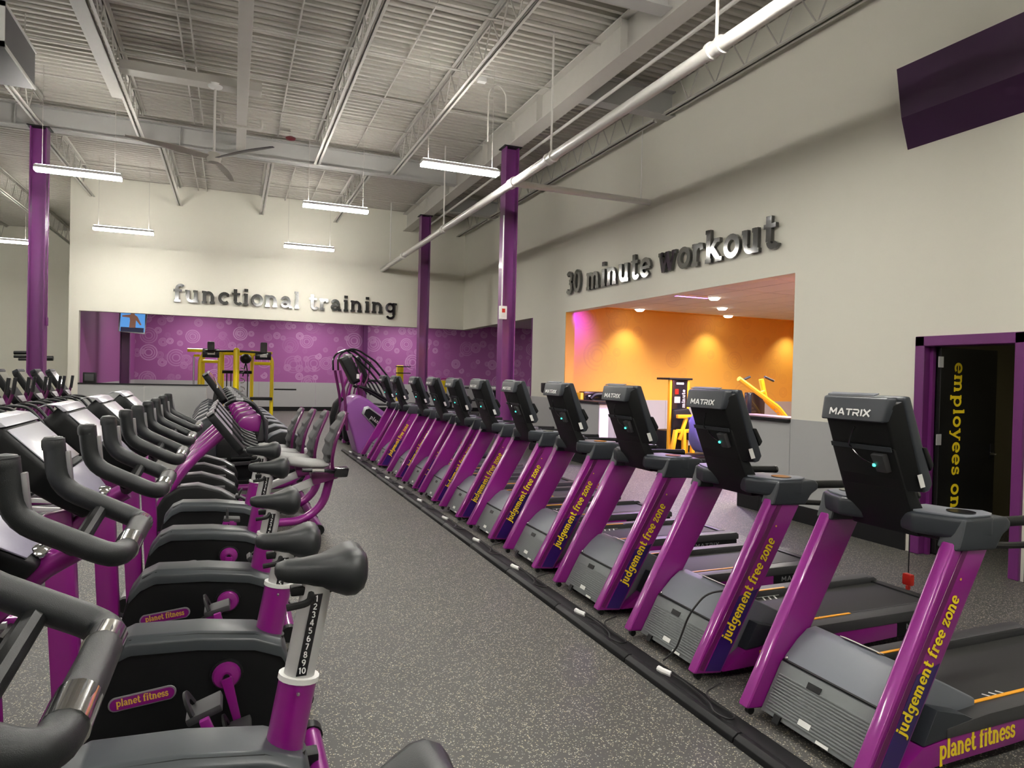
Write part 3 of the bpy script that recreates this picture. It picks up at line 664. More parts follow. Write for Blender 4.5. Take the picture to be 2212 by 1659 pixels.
# ================================================================== TREADMILLS
def ellipse(cx, cy, rx, ry, n=20): return [(cx+rx*math.cos(2*math.pi*k/n), cy+ry*math.sin(2*math.pi*k/n)) for k in range(n)]
def make_treadmill():
    t = thing('treadmill', 'treadmill', 'treadmill', group='purple treadmills in the long row')
    up = [(0, .065), (.19, .045), (.755, 1.0), (.525, 1.02)]
    d = Vector((.545, 0, .945)).normalized(); nrm = Vector((d.z, 0, -d.x))
    for s in (-1, 1):
        a, c = sorted((s*.37, s*.30))
        u = MB().prism(up, 'y', a, c).obj('upright', 'metal_purple', t, bevel=.016, seg=3)
        MB().prism([(.032, .09), (.06, .075), (.60, .985), (.565, .99)], 'y', s*.3705, s*.374).obj('edge_band', 'purple_dull', u, bevel=.001, seg=1)
        if s < 0:
            MB().prism([(.075, .075), (.178, .062), (.44, .505), (.30, .475)], 'y', -.3725, -.3702).obj('dark_band', 'navy', u)
            # text runs up the outer face
            o = Vector((.232, -.3745, .222)) ; lettering('judgement free zone', .047, .0015, 'yellow_print', u, o, d, -nrm, bold=.95, track=.0, hs=.72)
            MB().lathe([(.006, 0), (.006, .001)], (.555, -.375, .86), 'y', 10).obj('trademark_dot', 'gold_print', u)
        MB().lathe([(.0, -.012), (.02, -.012), (.02, .012), (0, .012)], (.05, s*.335, .04), 'y', 12).obj('foot', 'black_plastic', u)
    # motor cover
    lc = MB().prism([(.085, .055), (.12, .035), (.62, .035), (.62, .24), (.28, .29), (.212, .285)], 'y', -.297, .297).obj('motor_cover', 'cover_grey', t, bevel=.006)
    fa, fb = Vector((.085, 0, .055)), Vector((.212, 0, .285)); fd = (fb-fa).normalized(); fn = Vector((-fd.z, 0, fd.x))
    b = MB()
    for i in range(13):
        c = fa + fd*(.028+.0145*i) + fn*.001
        for y0, y1 in ((-.27, .27),): b.bar(c+Vector((0, y0, 0)), c+Vector((0, y1, 0)), .010, .007, fn)
    b.obj('vent_ridges', 'cover_grey', lc)
    def plate(name, m, s0, s1, y0, y1, h=.003, par=lc):
        q = [fa+fd*s0, fa+fd*s1]; r = [[q[k]+fn*e+Vector((0, yy, 0)) for k, yy in ((0, y0), (0, y1), (1, y1), (1, y0))] for e in (.0045, .0045+h)]
        return MB().loft(r).obj(name, m, par)
    plate('label_sticker', 'sticker', .035, .062, .0, .07)
    plate('barcode_sticker', 'sticker', .004, .018, -.12, -.05)
    plate('latch', 'black_plastic', .20, .232, .02, .10, .002)
    plate('socket', 'black_plastic', -.02, .02, .16, .20, .01)
    hp = [(.215, .292), (.31, .385), (.375, .432), (.43, .438), (.60, .36), (.80, .262), (.80, .20), (.24, .275)]
    h = MB().prism(hp, 'y', -.297, .297).obj('motor_hood', 'hood_grey', t, bevel=.014, seg=3)
    MB().bar((.216, -.285, .296), (.216, .285, .296), .010, .006, (1, 0, .4)).obj('seam', 'black_base', h)
    for y in (-.27, .27): MB().ball((.222, y, .306), .011, n=10, m=6).obj('screw', 'chrome', h)
    MB().bar((.43, -.10, .4435), (.43, .12, .4435), .035, .003, (1, 0, -.35)).obj('hood_label', 'sticker', h)
    # deck
    MB().box(.25, 2.10, -.26, .26, .07, .17).obj('deck_frame', 'black_plastic', t, bevel=.01)
    bl = MB().box(.66, 2.13, -.255, .255, .175, .197).obj('belt', 'belt', t, bevel=.008)
    b = MB()
    for s in (-1, 1):
        for k in range(3): b.bar((1.05+.05*k, s*.245, .1985), (1.02+.05*k, s*.185, .1985), .012, .001, (1, 0, 0))
        b.bar((1.0, s*.247, .1985), (1.2, s*.247, .1985), .006, .001, (0, 1, 0))
    b.obj('hash_marks', 'white', bl)
    for s in (-1, 1):
        a, c = sorted((s*.375, s*.262))
        r = MB().prism([(.50, .21), (.66, .225), (.78, .233), (2.16, .233), (2.19, .215), (2.19, .165), (.50, .165)], 'y', a, c).obj('side_rail', 'rail_grey', t, bevel=.012)
        MB().box(.66, 1.28, *sorted((s*.268, s*.288)), .233, .2375).obj('accent_strip', 'accent_yellow', r, bevel=.001, seg=1)
        MB().box(1.30, 2.1, *sorted((s*.268, s*.276)), .233, .236).obj('edge_trim', 'gold_print', r, bevel=.001, seg=1).data.materials[0] = MATS['mesh_grey']
        a, c = sorted((s*.368, s*.30))
        k = MB().prism([(.20, .05), (.36, .15), (.62, .172), (1.60, .165), (1.60, .075), (.95, .055)], 'y', a, c).obj('side_skirt', 'metal_purple', t, bevel=.006)
        MB().prism([(1.60, .165), (2.17, .165), (2.17, .10), (1.60, .075)], 'y', a, c).obj('rear_skirt', 'black_plastic', k, bevel=.004)
        if s < 0:
            lettering('planet fitness', .062, .0015, 'yellow_print', k, (.46, -.3685, .078), (1, 0, .02), (0, 0, 1), bold=.95, hs=.66)
            lettering('MATRIX', .035, .001, 'silver_trim', k, (1.68, -.3685, .115), (1, 0, 0), (0, 0, 1), track=.15)
        MB().prism([(.36, .155), (.44, .30), (.62, .25), (.78, .178), (.62, .176)], 'y', *sorted((s*.369, s*.298))).obj('side_cover', 'slate_plastic', t, bevel=.006)
    for s in (-1, 1): MB().lathe([(0, -.02), (.045, -.02), (.05, -.012), (.05, .012), (.045, .02), (0, .02)], (.16, s*.24, .05), 'y', 16).obj('wheel', 'black_gloss', t)
    for s in (-1, 1): MB().lathe([(.02, 0), (.028, .0), (.02, .08)], (2.05, s*.3, 0), 'z', 12).obj('rear_foot', 'black_plastic', t)
    MB().box(2.12, 2.2, -.27, .27, .10, .21).obj('end_cap', 'black_plastic', t, bevel=.015)
    # console
    c = thing('console', None, None); c.parent = t; del_tag(c)
    MB().prism([(.372, 1.632), (.385, 1.652), (.42, 1.650), (.585, 1.25), (.565, 1.218), (.53, 1.21)], 'y', -.215, .215).obj('screen_housing', 'slate_plastic', c, bevel=.014, seg=3)
    MB().loft([[(.375, -.212, 1.63), (.375, .212, 1.63), (.53, .212, 1.212), (.53, -.212, 1.212)], [(.312, -.168, 1.585), (.312, .168, 1.585), (.452, .168, 1.215), (.452, -.168, 1.215)]]).obj('back_shell', 'black_plastic', c, bevel=.01, seg=2)
    MB().loft([[(.365, -.20, 1.645), (.365, .20, 1.645), (.335, .178, 1.53), (.335, -.178, 1.53)], [(.322, -.176, 1.642), (.322, .176, 1.642), (.297, .172, 1.528), (.297, -.172, 1.528)]]).obj('cap', 'slate_plastic', c, bevel=.012, seg=3)
    lettering('MATRIX', .032, .002, 'white', c, (.3015, .125, 1.553), (0, -1, 0), (.21, 0, 1), bold=1.05)
    MB().loft([[(.330, -.10, 1.648), (.330, .16, 1.648), (.362, .16, 1.656), (.362, -.10, 1.656)], [(.330, -.10, 1.653), (.330, .16, 1.653), (.362, .16, 1.661), (.362, -.10, 1.661)]]).obj('cap_plate', 'hood_grey', c)
    MB().loft([[(.426, -.195, 1.63), (.426, .195, 1.63), (.575, .195, 1.265), (.575, -.195, 1.265)], [(.430, -.195, 1.632), (.430, .195, 1.632), (.579, .195, 1.267), (.579, -.195, 1.267)]]).obj('screen', 'screen_dark', c)
    nk = MB().loft([[(.372, y, 1.41), (.40, y, 1.415), (.66, y*1.05, 1.0), (.545, y*1.05, 1.0)] for y in (-.172, .172)]).obj('neck', 'black_plastic', c, bevel=.012)
    MB().bar((.369, -.165, 1.405), (.369, .165, 1.405), .022, .006, (-.35, 0, 1)).obj('ledge', 'slate_plastic', c)
    w = MB().loft([[(.383, -.135, 1.385), (.383, -.06, 1.385), (.425, -.06, 1.30), (.425, -.135, 1.30)], [(.355, -.13, 1.375), (.355, -.065, 1.375), (.398, -.07, 1.292), (.398, -.125, 1.292)]]).obj('receiver', 'rail_grey', c, bevel=.006)
    MB().ball((.380, -.07, 1.325), .008, n=10, m=6).obj('led', 'led_green', c)
    MB().tube([(.385, .03, 1.40), (.36, .06, 1.40), (.325, .01, 1.47), (.318, -.01, 1.50)], .0035, 6, .02).obj('antenna', 'black_gloss', c)
    MB().tube([(.385, .06, 1.395), (.38, .02, 1.36), (.395, -.05, 1.325), (.40, -.09, 1.33)], .004, 6, .02).obj('cable', 'black_gloss', c)
    MB().loft([[(.475, -.2155, 1.295), (.505, -.2155, 1.30), (.530, -.2155, 1.24), (.50, -.2155, 1.235)], [(.475, -.2168, 1.295), (.505, -.2168, 1.30), (.530, -.2168, 1.24), (.50, -.2168, 1.235)]]).obj('side_sticker', 'sticker', c)
    MB().loft([[(.50, -.17, 1.42), (.53, -.17, 1.42), (.58, -.17, 1.34), (.56, -.17, 1.31)], [(.50, -.222, 1.42), (.53, -.222, 1.42), (.58, -.222, 1.34), (.56, -.222, 1.31)]]).obj('headphone_port', 'black_plastic', c, bevel=.008)
    for s in (-1, 1):
        pl = [(.52, s*.10), (.475, s*.20), (.53, s*.34), (.565, s*.385), (.74, s*.39), (.80, s*.36), (.83, s*.30), (.74, s*.22), (.70, s*.10)]
        wg = MB().prism(pl, 'z', 1.03, 1.125).obj('dash_wing', 'slate_plastic', t, bevel=.02, seg=3)
        MB().prism([(.71+(x-.71)*.9, y*.97) for x, y in pl], 'z', 1.124, 1.133).obj('dash_top', 'hood_grey', wg, bevel=.004)
        MB().lathe([(.045, 0), (.058, 0), (.058, .008), (.045, .008)], (.66, s*.295, 1.130), 'z', 20).obj('cup_ring', 'black_gloss', wg)
        MB().lathe([(0, 0), (.046, 0), (.046, .002), (0, .002)], (.66, s*.295, 1.131), 'z', 20).obj('cup_well', 'black_base', wg)
        MB().prism([(.512, .985), (.54, 1.06), (.556, 1.12), (.84, 1.12), (.865, 1.10), (.865, 1.065), (.81, 1.035), (.768, .975)], 'y', *sorted((s*.388, s*.285))).obj('upright_bracket', 'slate_plastic', t, bevel=.018, seg=3)
        hr = MB().tube([(.76, s*.335, 1.085), (.95, s*.34, 1.085), (1.22, s*.34, 1.075)], .024, 12, .1).obj('handrail', 'black_plastic', t)
        MB().lathe([(0, 0), (.026, .002), (.026, .02), (0, .024)], (1.21, s*.34, 1.075), 'x', 12).obj('end_cap', 'black_gloss', hr)
        MB().tube([(.73, s*.31, .985), (1.0, s*.31, .96), (1.15, s*.33, .96)], .016, 8, .05).obj('lower_rail', 'black_plastic', t)
    MB().tube([(.72, -.31, .99), (.72, .31, .99)], .022, 10).obj('cross_bar', 'black_plastic', t)
    MB().tube([(.86, .10, 1.06), (.86, .10, .73)], .003, 5).obj('safety_cord', 'cord', t)
    MB().box(.845, .875, .075, .125, .665, .725).box(.85, .87, .09, .11, .64, .665).obj('safety_clip', 'red', t, bevel=.008)
    return t
def del_tag(o):
    for k in ('label', 'category', 'group'):
        if k in o: del o[k]
TMX = 2.40
tmy = [2.335, 3.42, 4.50, 5.585, 6.665, 7.745, 8.78, 9.78, 10.87, 12.30, 13.32]
tml = ['nearest treadmill, standing in front of the open black door', 'second treadmill, its console before the right ledge of the workout opening', 'third treadmill, with the yellow machine tower behind its console',
       'fourth treadmill from the camera, console before the half wall', 'fifth treadmill from the camera, beside the tall purple column', 'sixth treadmill from the camera', 'seventh treadmill from the camera',
       'eighth treadmill from the camera', 'ninth treadmill from the camera', 'tenth treadmill from the camera, next to last of the row', 'farthest treadmill, beside the purple stair climber']
TM = make_treadmill()
for i, y in enumerate(tmy):
    o = TM if i == 0 else copy_tree(TM)
    o.location = (TMX, y, 0); o['label'] = tml[i]
# floor cable raceway
rw = thing('cable_raceway', 'black floor cable raceway running along the treadmill fronts', 'raceway', (2.24, 0, 0))
sm = MB().prism([(-.045, 0), (-.038, .028), (-.012, .045), (.012, .045), (.038, .028), (.045, 0)], 'y', .004, .946).mesh('segment', 'black_base', .004, 2)
for i in range(15): link('segment', sm, rw, (0, .6+.95*i, 0))
tag(MB().box(2.292, 2.39, .6, 14.3, .0, .012).obj('floor_strip', 'black_base', bevel=.004), 'flat black strip deepening the shade between the raceway and the treadmills', 'strip')  # black strip whose colour also stands for the shadow in this gap
# power cords with white plugs
def cord(y, k):
    rnd = random.Random(k); a = .06*rnd.uniform(-1, 1)
    t = thing('power_cord', 'black power cord with white plug below the %s' % ('nearest treadmill', 'second treadmill', 'third treadmill', 'fourth treadmill', 'fifth treadmill', 'sixth treadmill', 'seventh treadmill', 'eighth treadmill', 'ninth treadmill', 'tenth treadmill', 'farthest treadmill')[k], 'cord', (2.32, y, 0), 0, 'treadmill power cords')
    P = [(.16, .17, .06), (.05, .16, .035), (.02, .05+a, .03), (.03, -.15+a, .032), (-.06, -.2+a, .055), (-.09, -.12+a, .06), (-.03, -.02+a, .05), (.01, .1+a, .03), (.02, .28+a, .03), (-.02, .34+a, .05)]
    MB().tube(P, .005, 6, .05).obj('cable', 'cord', t)
    MB().tube([(-.02, .33+a, .052), (-.05, .37+a, .06), (-.055, .40+a, .062)], .017, 8).obj('plug', 'white', t)
for k, y in enumerate(tmy): cord(y+.42, k)
T2 = [o for o in bpy.data.objects if o.get('label') == tml[1]][0]
MB().tube([(a-TMX, b_-tmy[1], c) for a, b_, c in ((2.40, 3.34, .03), (2.46, 3.30, .10), (2.53, 3.28, .31), (2.62, 3.24, .44), (2.74, 3.17, .47), (2.80, 3.135, .46), (2.90, 3.13, .36))], .006, 8, .06).obj('loose_cable', 'cord', T2)

# ================================================================== UPRIGHT BIKES
def make_bike():
    t = thing('upright_bike', 'upright exercise bike', 'exercise bike', group='upright exercise bikes')
    BP = [(-.46, .12), (-.48, .45), (-.445, .60), (-.39, .675), (-.33, .70), (-.10, .692), (.10, .665), (.20, .625), (.225, .55), (.215, .34), (.17, .20), (.06, .12)]
    s = MB().prism(BP, 'y', -.088, .088).obj('shroud', 'shroud', t, bevel=.02, seg=3)
    top = [(-.445, .595), (-.395, .665), (-.33, .695), (-.10, .687), (.10, .66), (.20, .62), (.225, .56)]
    pg = top + [(x, z-.052 if -.40 < x < .18 else z-.02) for x, z in top[::-1]]
    for q in (-1, 1): pass
    rings = []
    for i, (x, z) in enumerate(top):
        n = .055 if 0 < i < 6 else .04
        rings.append([(x, -.102, z-n), (x, -.098, z-.012), (x, -.07, z+.010), (x, .07, z+.010), (x, .098, z-.012), (x, .102, z-n)])
    MB().loft(rings).obj('shroud_band', 'shroud_band', s, bevel=.006)
    for q in (-1, 1):
        lp = MB().prism(_stadium(-.285, .475, .225, .056, .10), 'y', *sorted((q*.088, q*.094))).obj('logo_rim', 'silver_trim', s, bevel=.002, seg=1)
        MB().prism(_stadium(-.285, .475, .212, .044, .10), 'y', *sorted((q*.0942, q*.096))).obj('logo_plate', 'metal_purple', s)
        if q < 0: lettering('planet fitness', .0195, .001, 'gold_print', s, (-.369, -.0965, .458), (1, 0, .10), (0, 0, 1), bold=.95, hs=.70)
    cr = MB().lathe([(0, -.118), (.02, -.125), (.045, -.118), (.052, -.108), (.052, -.088), (.052, .088), (.052, .108), (.045, .118), (.02, .125), (0, .118)], (0, 0, 0), 'y', 24).obj('crank', 'metal_purple', t, loc=(0, 0, .525))
    MB().lathe([(0, -.13), (.012, -.13), (.012, -.12), (0, -.12)], (0, 0, 0), 'y', 10).obj('axle_bolt', 'black_base', cr)
    MB().lathe([(.050, -.105), (.060, -.102), (.060, -.090), (.050, -.088)], (0, 0, 0), 'y', 24).obj('bearing_ring', 'black_plastic', cr)
    for q in (-1, 1):
        MB().loft([[(a, y, z) for a, z in ((-.02, 0), (.02, 0))][:1] + [(.02, y, 0), (.014, y, q*.17), (-.014, y, q*.17)] for y in sorted((q*.122, q*.142))]).obj('crank_arm', 'metal_purple', cr, bevel=.004)
        MB().box(-.05, .05, *sorted((q*.15, q*.25)), q*.17-.012, q*.17+.012).obj('pedal', 'rail_grey', cr, bevel=.006)
        MB().tube([(-.03, q*.16, q*.17+.01), (-.035, q*.18, q*.17+.055), (-.035, q*.23, q*.17+.055), (-.03, q*.25, q*.17+.01)], .008, 6, .03, sq=2.).obj('strap', 'black_plastic', cr)
    # seat post and sleeve
    ax = Vector((.178, 0, .984)).normalized(); b0 = Vector((.145, 0, .58))
    MB().tube([b0, b0+ax*.25], .053, 18, sq=.9).obj('post_sleeve', 'metal_purple', t)
    MB().tube([b0+ax*.02, b0+ax*.055], .062, 18, sq=.9).obj('sleeve_base', 'black_plastic', t)
    MB().tube([b0+ax*.247, b0+ax*.262], .057, 18, sq=.9).obj('sleeve_rim', 'white', t)
    MB().ball(b0+ax*.225+Vector((0, -.052, 0)), .006, n=8, m=5).obj('pin', 'chrome', t)
    # sliding group built at full height
    p = MB().tube([b0+ax*.06, b0+ax*.52], .043, 18, sq=.9).obj('seat_post', 'alu', t)
    nr = ax.cross(Vector((0, 1, 0)))
    s0 = b0+ax*.27; s1 = b0+ax*.50
    MB().loft([[c + Vector((e, y, 0)) for e, y in ((-.014, -.037), (.014, -.037), (.014, -.0412), (-.014, -.0412))] for c in (s0, s1)]).obj('number_strip', 'black_gloss', p)
    for k in range(10):
        c = b0+ax*(.485-.0225*k)
        lettering(str(k+1), .0125, .0006, 'white', p, c+Vector((0, -.0414, -.006)), (1, 0, -.05), ax, name='numeral', center=True)
    tp_ = b0+ax*.52
    MB().bar(tp_+Vector((-.075, 0, -.015)), tp_+Vector((.05, 0, -.012)), .045, .025).obj('seat_clamp', 'black_plastic', t, bevel=.006)
    MB().tube([tp_+Vector((-.02, -.03, -.02)), tp_+Vector((-.03, -.08, -.03)), tp_+Vector((-.09, -.085, -.035))], .010, 8, .03).obj('height_lever', 'black_plastic', t)
    rings = []
    for i, (x, w, zt, zb) in enumerate(((-.160, .016, .056, .038), (-.152, .034, .068, .024), (-.12, .044, .076, .012), (-.06, .051, .078, .004), (0, .072, .084, -.008), (.04, .100, .096, -.024), (.08, .120, .110, -.036), (.112, .120, .114, -.036), (.138, .102, .106, -.022), (.153, .072, .088, .0), (.160, .03, .062, .03))):
        r = []
        for k in range(16):
            a = 2*math.pi*k/16; ca, sa = math.cos(a), math.sin(a)
            yy = w*math.copysign(abs(ca)**.75, ca); h = (zt-zb)/2
            zz = (zt+zb)/2 + h*math.copysign(abs(sa)**.8, sa)
            if sa > .5 and x > .0: zz -= .010*math.exp(-(yy/.02)**2)
            r.append((tp_.x+x*.80+.01, yy*.86, tp_.z+zz*.95))
        rings.append(r)
    MB().loft(rings).obj('saddle', 'saddle', t, ang=180)
    # mast, stem
    MB().loft([[(-.475, y, .16), (-.57, y, .20), (-.625, y, 1.16), (-.53, y, 1.18)] for y in (-.03, .03)]).obj('mast', 'metal_purple', t, bevel=.012)
    MB().tube([(-.36, 0, 1.235), (-.44, 0, 1.19), (-.56, 0, 1.06)], .032, 12, .1).obj('stem', 'metal_purple', t)
    # handlebar: closed U with upright horns
    hb = MB().tube([(-.455, -.215, 1.495), (-.44, -.215, 1.36), (-.235, -.215, 1.255), (-.225, -.09, 1.27), (-.225, .09, 1.27), (-.235, .215, 1.255), (-.44, .215, 1.36), (-.455, .215, 1.495)], .0275, 14, .055).obj('handlebar', 'grip_rubber', t)
    MB().tube([(-.34, -.19, 1.29), (-.36, 0, 1.235), (-.34, .19, 1.29)], .02, 10, .05).obj('handlebar_brace', 'black_plastic', hb)
    for q in (-1, 1):
        MB().tube([(-.2275, q*.085, 1.268), (-.229, q*.155, 1.262)], .0292, 14).obj('pulse_grip', 'chrome', hb)
        MB().lathe([(.0, .010), (.022, .006), (.0285, -.004), (.029, -.02), (.027, -.03)], (-.455, q*.215, 1.495), 'z', 14).obj('horn_cap', 'grip_rubber', hb)
        MB().bar((-.412, q*.215, 1.378), (-.420, q*.215, 1.462), .018, .012).obj('thumb_switch', 'silver_trim', hb, bevel=.003)
    # console
    top, tip = Vector((-.735, 0, 1.50)), Vector((-.435, 0, 1.20))
    sd = (tip-top).normalized(); sn = Vector((-sd.z, 0, sd.x))
    if sn.z < 0: sn = -sn
    def slab(pl, h0, h1): return [[top + sd*v + Vector((0, w, 0)) + sn*h for w, v in pl] for h in (h0, h1)]
    OUT = [(-.19, 0), (.19, 0), (.225, .05), (.23, .23), (.17, .32), (.075, .425), (-.075, .425), (-.17, .32), (-.23, .23), (-.225, .05)]
    co = MB().loft(slab(OUT, -.075, .02)).obj('console', 'shroud', t, bevel=.018, seg=3)
    MB().loft([[top + sd*v + Vector((0, w, 0)) + sn*h for w in (-.205, .205)] + [top + sd*(v-.01) + Vector((0, w, 0)) + sn*(h-.015) for w in (.205, -.205)] for v, h in ((.04, .03), (.0, .028), (-.035, .0), (-.045, -.03))]).obj('console_cap', 'screen_pale', co, bevel=.003)
    MB().loft(slab([(-.205, .05), (.205, .05), (.208, .235), (-.208, .235)], .0215, .026)).obj('screen', 'screen_pale', co, bevel=.002)
    MB().loft(slab([(-.10, .262), (.10, .262), (.10, .25), (-.10, .25)], .02, .05)).obj('tablet_lip', 'black_plastic', co, bevel=.003)
    MB().loft(slab([(-.185, .265), (.185, .265), (.155, .32), (.09, .39), (-.09, .39), (-.155, .32)], .0215, .026)).obj('keypad', 'keypad', co, bevel=.002)
    MB().ball(top+sd*.40+sn*.025, .03, .045, .02).obj('knob', 'chrome', co)
    # floor frame
    MB().box(-.66, .36, -.04, .04, .05, .12).obj('floor_beam', 'black_plastic', t, bevel=.01)
    f = MB().tube([(-.66, -.27, .05), (-.66, .27, .05)], .045, 14).obj('front_foot', 'alu', t)
    r = MB().tube([(.36, -.25, .05), (.36, .25, .05)], .042, 14).obj('rear_foot', 'metal_purple', t)
    for q in (-1, 1):
        MB().lathe([(.03, -.03), (.05, -.03), (.05, .03), (.03, .03)], (.36, q*.265, .05), 'y', 14).obj('foot_cap', 'black_plastic', r)
        MB().lathe([(.03, -.03), (.05, -.03), (.05, .03), (.03, .03)], (-.66, q*.285, .05), 'y', 14).obj('foot_cap', 'black_plastic', f)
    return t
def _stadium(cx, cz, w, h, slope):
    pts = []
    for k in range(16):
        a = 2*math.pi*k/16; x = math.cos(a)*h/2 + math.copysign(w/2-h/2, math.cos(a)); z = math.sin(a)*h/2
        pts.append((cx+x, cz+z+x*slope))
    return pts
bk = make_bike()
ax = Vector((.178, 0, .984)).normalized()
blab = ['nearest upright bike, mostly cut off at the bottom edge', 'upright bike with the tall seat post numbered one to ten', 'upright bike with its plum logo plate in full view, left of the aisle', 'upright bike third from last in the near row', 'upright bike next to last in the near row', 'last upright bike, next to the recumbent bikes']
for i, (y, drop, ang) in enumerate(((1.1, .145, 10), (2.0, .0, -20), (2.9, .13, -14), (3.8, .13, 50), (4.7, .07, 5), (5.62, .06, 30))):
    o = bk if i == 0 else copy_tree(bk)
    o.location = (.05 if i == 0 else 0, y, 0); o['label'] = blab[i]
    for c in o.children:
        n = c.name.split('.')[0]
        if n in ('seat_post', 'saddle', 'seat_clamp', 'height_lever'): c.location = -ax*drop - Vector((.03 if i == 0 else 0, 0, 0))
        if n == 'crank': c.rotation_euler = (0, math.radians(ang), 0)

# ================================================================== RECUMBENT BIKES
def slab_pts(top, tip, pl, h0, h1):
    sd = (tip-top).normalized(); sn = Vector((-sd.z, 0, sd.x))
    if sn.z < 0: sn = -sn
    return [[top + sd*v + Vector((0, w, 0)) + sn*h for w, v in pl] for h in (h0, h1)]
def oct_(w, l, c=.05): return [(-w+c, 0), (w-c, 0), (w, c), (w, l-c), (w-c, l), (-w+c, l), (-w, l-c), (-w, c)]
def make_recumbent():
    t = thing('recumbent_bike', 'recumbent bike', 'exercise bike', group='recumbent exercise bikes')
    BP = [(-.70, .08), (-.69, .28), (-.60, .44), (-.46, .525), (-.30, .535), (-.08, .465), (.05, .385), (.10, .28), (.06, .10)]
    s = MB().prism(BP, 'y', -.11, .11).obj('shroud', 'shroud', t, bevel=.03, seg=3)
    top = [(-.46, .525), (-.30, .537), (-.08, .468), (.05, .388)]
    MB().loft([[(x, -.075, z-.004), (x, -.06, z+.010), (x, .06, z+.010), (x, .075, z-.004)] for x, z in top]).obj('top_stripe', 'silver_trim', s, bevel=.002)
    MB().prism(_stadium(-.02, .31, .05, .045, 0), 'y', -.118, -.109).obj('badge', 'silver_trim', s)
    cr = MB().lathe([(0, -.13), (.045, -.13), (.05, -.11), (.05, .11), (.045, .13), (0, .13)], (0, 0, 0), 'y', 20).obj('crank', 'metal_purple', t, loc=(-.10, 0, .30))
    for q in (-1, 1):
        MB().box(-.015, .015, *sorted((q*.13, q*.15)), *sorted((0, q*.16))).obj('crank_arm', 'metal_purple', cr, bevel=.004)
        MB().box(-.05, .05, *sorted((q*.15, q*.25)), q*.16-.012, q*.16+.012).obj('pedal', 'rail_grey', cr, bevel=.006)
    MB().tube([(-.66, 0, .30), (-.42, 0, .72), (-.06, 0, 1.06)], .06, 14, .25, sq=.75).obj('mast', 'metal_purple', t)
    a, c = Vector((-.19, 0, 1.27)), Vector((.15, 0, .84))
    co = MB().loft(slab_pts(a, c, oct_(.19, .52), -.06, .015)).obj('console', 'shroud', t, bevel=.015, seg=2)
    MB().loft(slab_pts(a, c, [(-.16, .04), (.16, .04), (.16, .3), (-.16, .3)], .016, .02)).obj('screen', 'screen_pale', co)
    MB().loft(slab_pts(a, c, [(-.185, -.005), (.185, -.005), (.185, .02), (-.185, .02)], -.05, .02)).obj('console_cap', 'silver_trim', co, bevel=.006)
    hb = MB().tube([(.30, -.2, .80), (.16, -.2, .86), (.05, -.12, .93), (.05, .12, .93), (.16, .2, .86), (.30, .2, .80)], .016, 8, .05).obj('front_handle', 'grip_rubber', t)
    # seat
    rl = MB().bar((.38, 0, .345), (1.0, 0, .59), .09, .075).obj('seat_rail', 'alu', t, bevel=.01)
    MB().bar((.80, 0, .55), (1.06, 0, .62), .20, .13).obj('seat_carriage', 'purple_dull', t, bevel=.02)
    rings = []
    for x, w, z, h in ((.56, .12, .735, .02), (.58, .17, .74, .035), (.65, .21, .735, .045), (.78, .225, .715, .045), (.90, .215, .71, .04), (.96, .19, .715, .025)):
        rings.append([(x, w*math.copysign(abs(math.cos(2*math.pi*k/16))**.6, math.cos(2*math.pi*k/16)), z+h*math.sin(2*math.pi*k/16)) for k in range(16)])
    MB().loft(rings).obj('seat', 'seat_grey', t, ang=80)
    rings = []
    for i in range(13):
        q = i/12; z = .735+.53*q; x = .96+.17*q+.045*math.sin(q*math.pi*1.1)*-1 + .012*math.sin(i*2.1); w = .215-.05*q if q > .1 else .17
        rings.append([(x-.025, -w, z), (x-.03, 0, z), (x-.025, w, z), (x+.02, w, z), (x+.01, 0, z), (x+.02, -w, z)])
    bk = MB().loft(rings).obj('backrest', 'mesh_grey', t, bevel=.01, ang=60)
    for q in (-1, 1):
        MB().tube([(1.0, q*.17, .66), (.985, q*.215, .78), (1.02, q*.215, .98), (1.13, q*.175, 1.24), (1.135, q*.13, 1.265)], .018, 8, .08).obj('back_tube', 'purple_dull', bk)
        MB().tube([(1.0, q*.20, .64), (.92, q*.27, .67), (.68, q*.28, .68)], .02, 8, .06).obj('side_handle', 'grip_rubber', t)
        MB().tube([(.78, q*.2755, .676), (.90, q*.272, .672)], .0212, 8).obj('pulse_plate', 'chrome', t)
    cu = MB().loft([[(x, y, z) for x, y in ((1.0-e, -.35+e), (1.15+e*0-e, -.35+e), (1.15-e, -.2-e), (1.0+e*0-e+2*e, -.2-e))] for z, e in ((.60, .015), (.70, 0))]).obj('cup_holder', 'black_gloss', t, bevel=.02)
    MB().tube([(1.0, 0, .56), (.93, 0, .26), (.72, 0, .10), (-.55, 0, .08)], .045, 12, .16).obj('frame_tube', 'metal_purple', t)
    for x, nm in ((.86, 'rear_foot'), (-.62, 'front_foot')):
        f = MB().tube([(x, -.26, .055), (x, .26, .055)], .05, 12).obj(nm, 'metal_purple', t)
        for q in (-1, 1): MB().lathe([(.03, -.02), (.055, -.02), (.055, .02), (.03, .02)], (x, q*.27, .055), 'y', 12).obj('foot_cap', 'black_plastic', f)
    return t
rb = make_recumbent()
for i, (y, dx, l) in enumerate(((7.5, 0, 'nearest recumbent bike with the cup holder beside its mesh seat'), (8.3, -.09, 'second recumbent bike from the camera'), (9.1, -.15, 'third recumbent bike from the camera'), (9.9, -.22, 'farthest recumbent bike, before the dark cross trainers'))):
    o = rb if i == 0 else copy_tree(rb); o.location = (0, y, 0); o['label'] = l
    for c in o.children:
        if c.name.split('.')[0] in ('seat', 'backrest', 'cup_holder', 'seat_carriage', 'side_handle', 'pulse_plate'): c.location = (dx, 0, dx*.39)
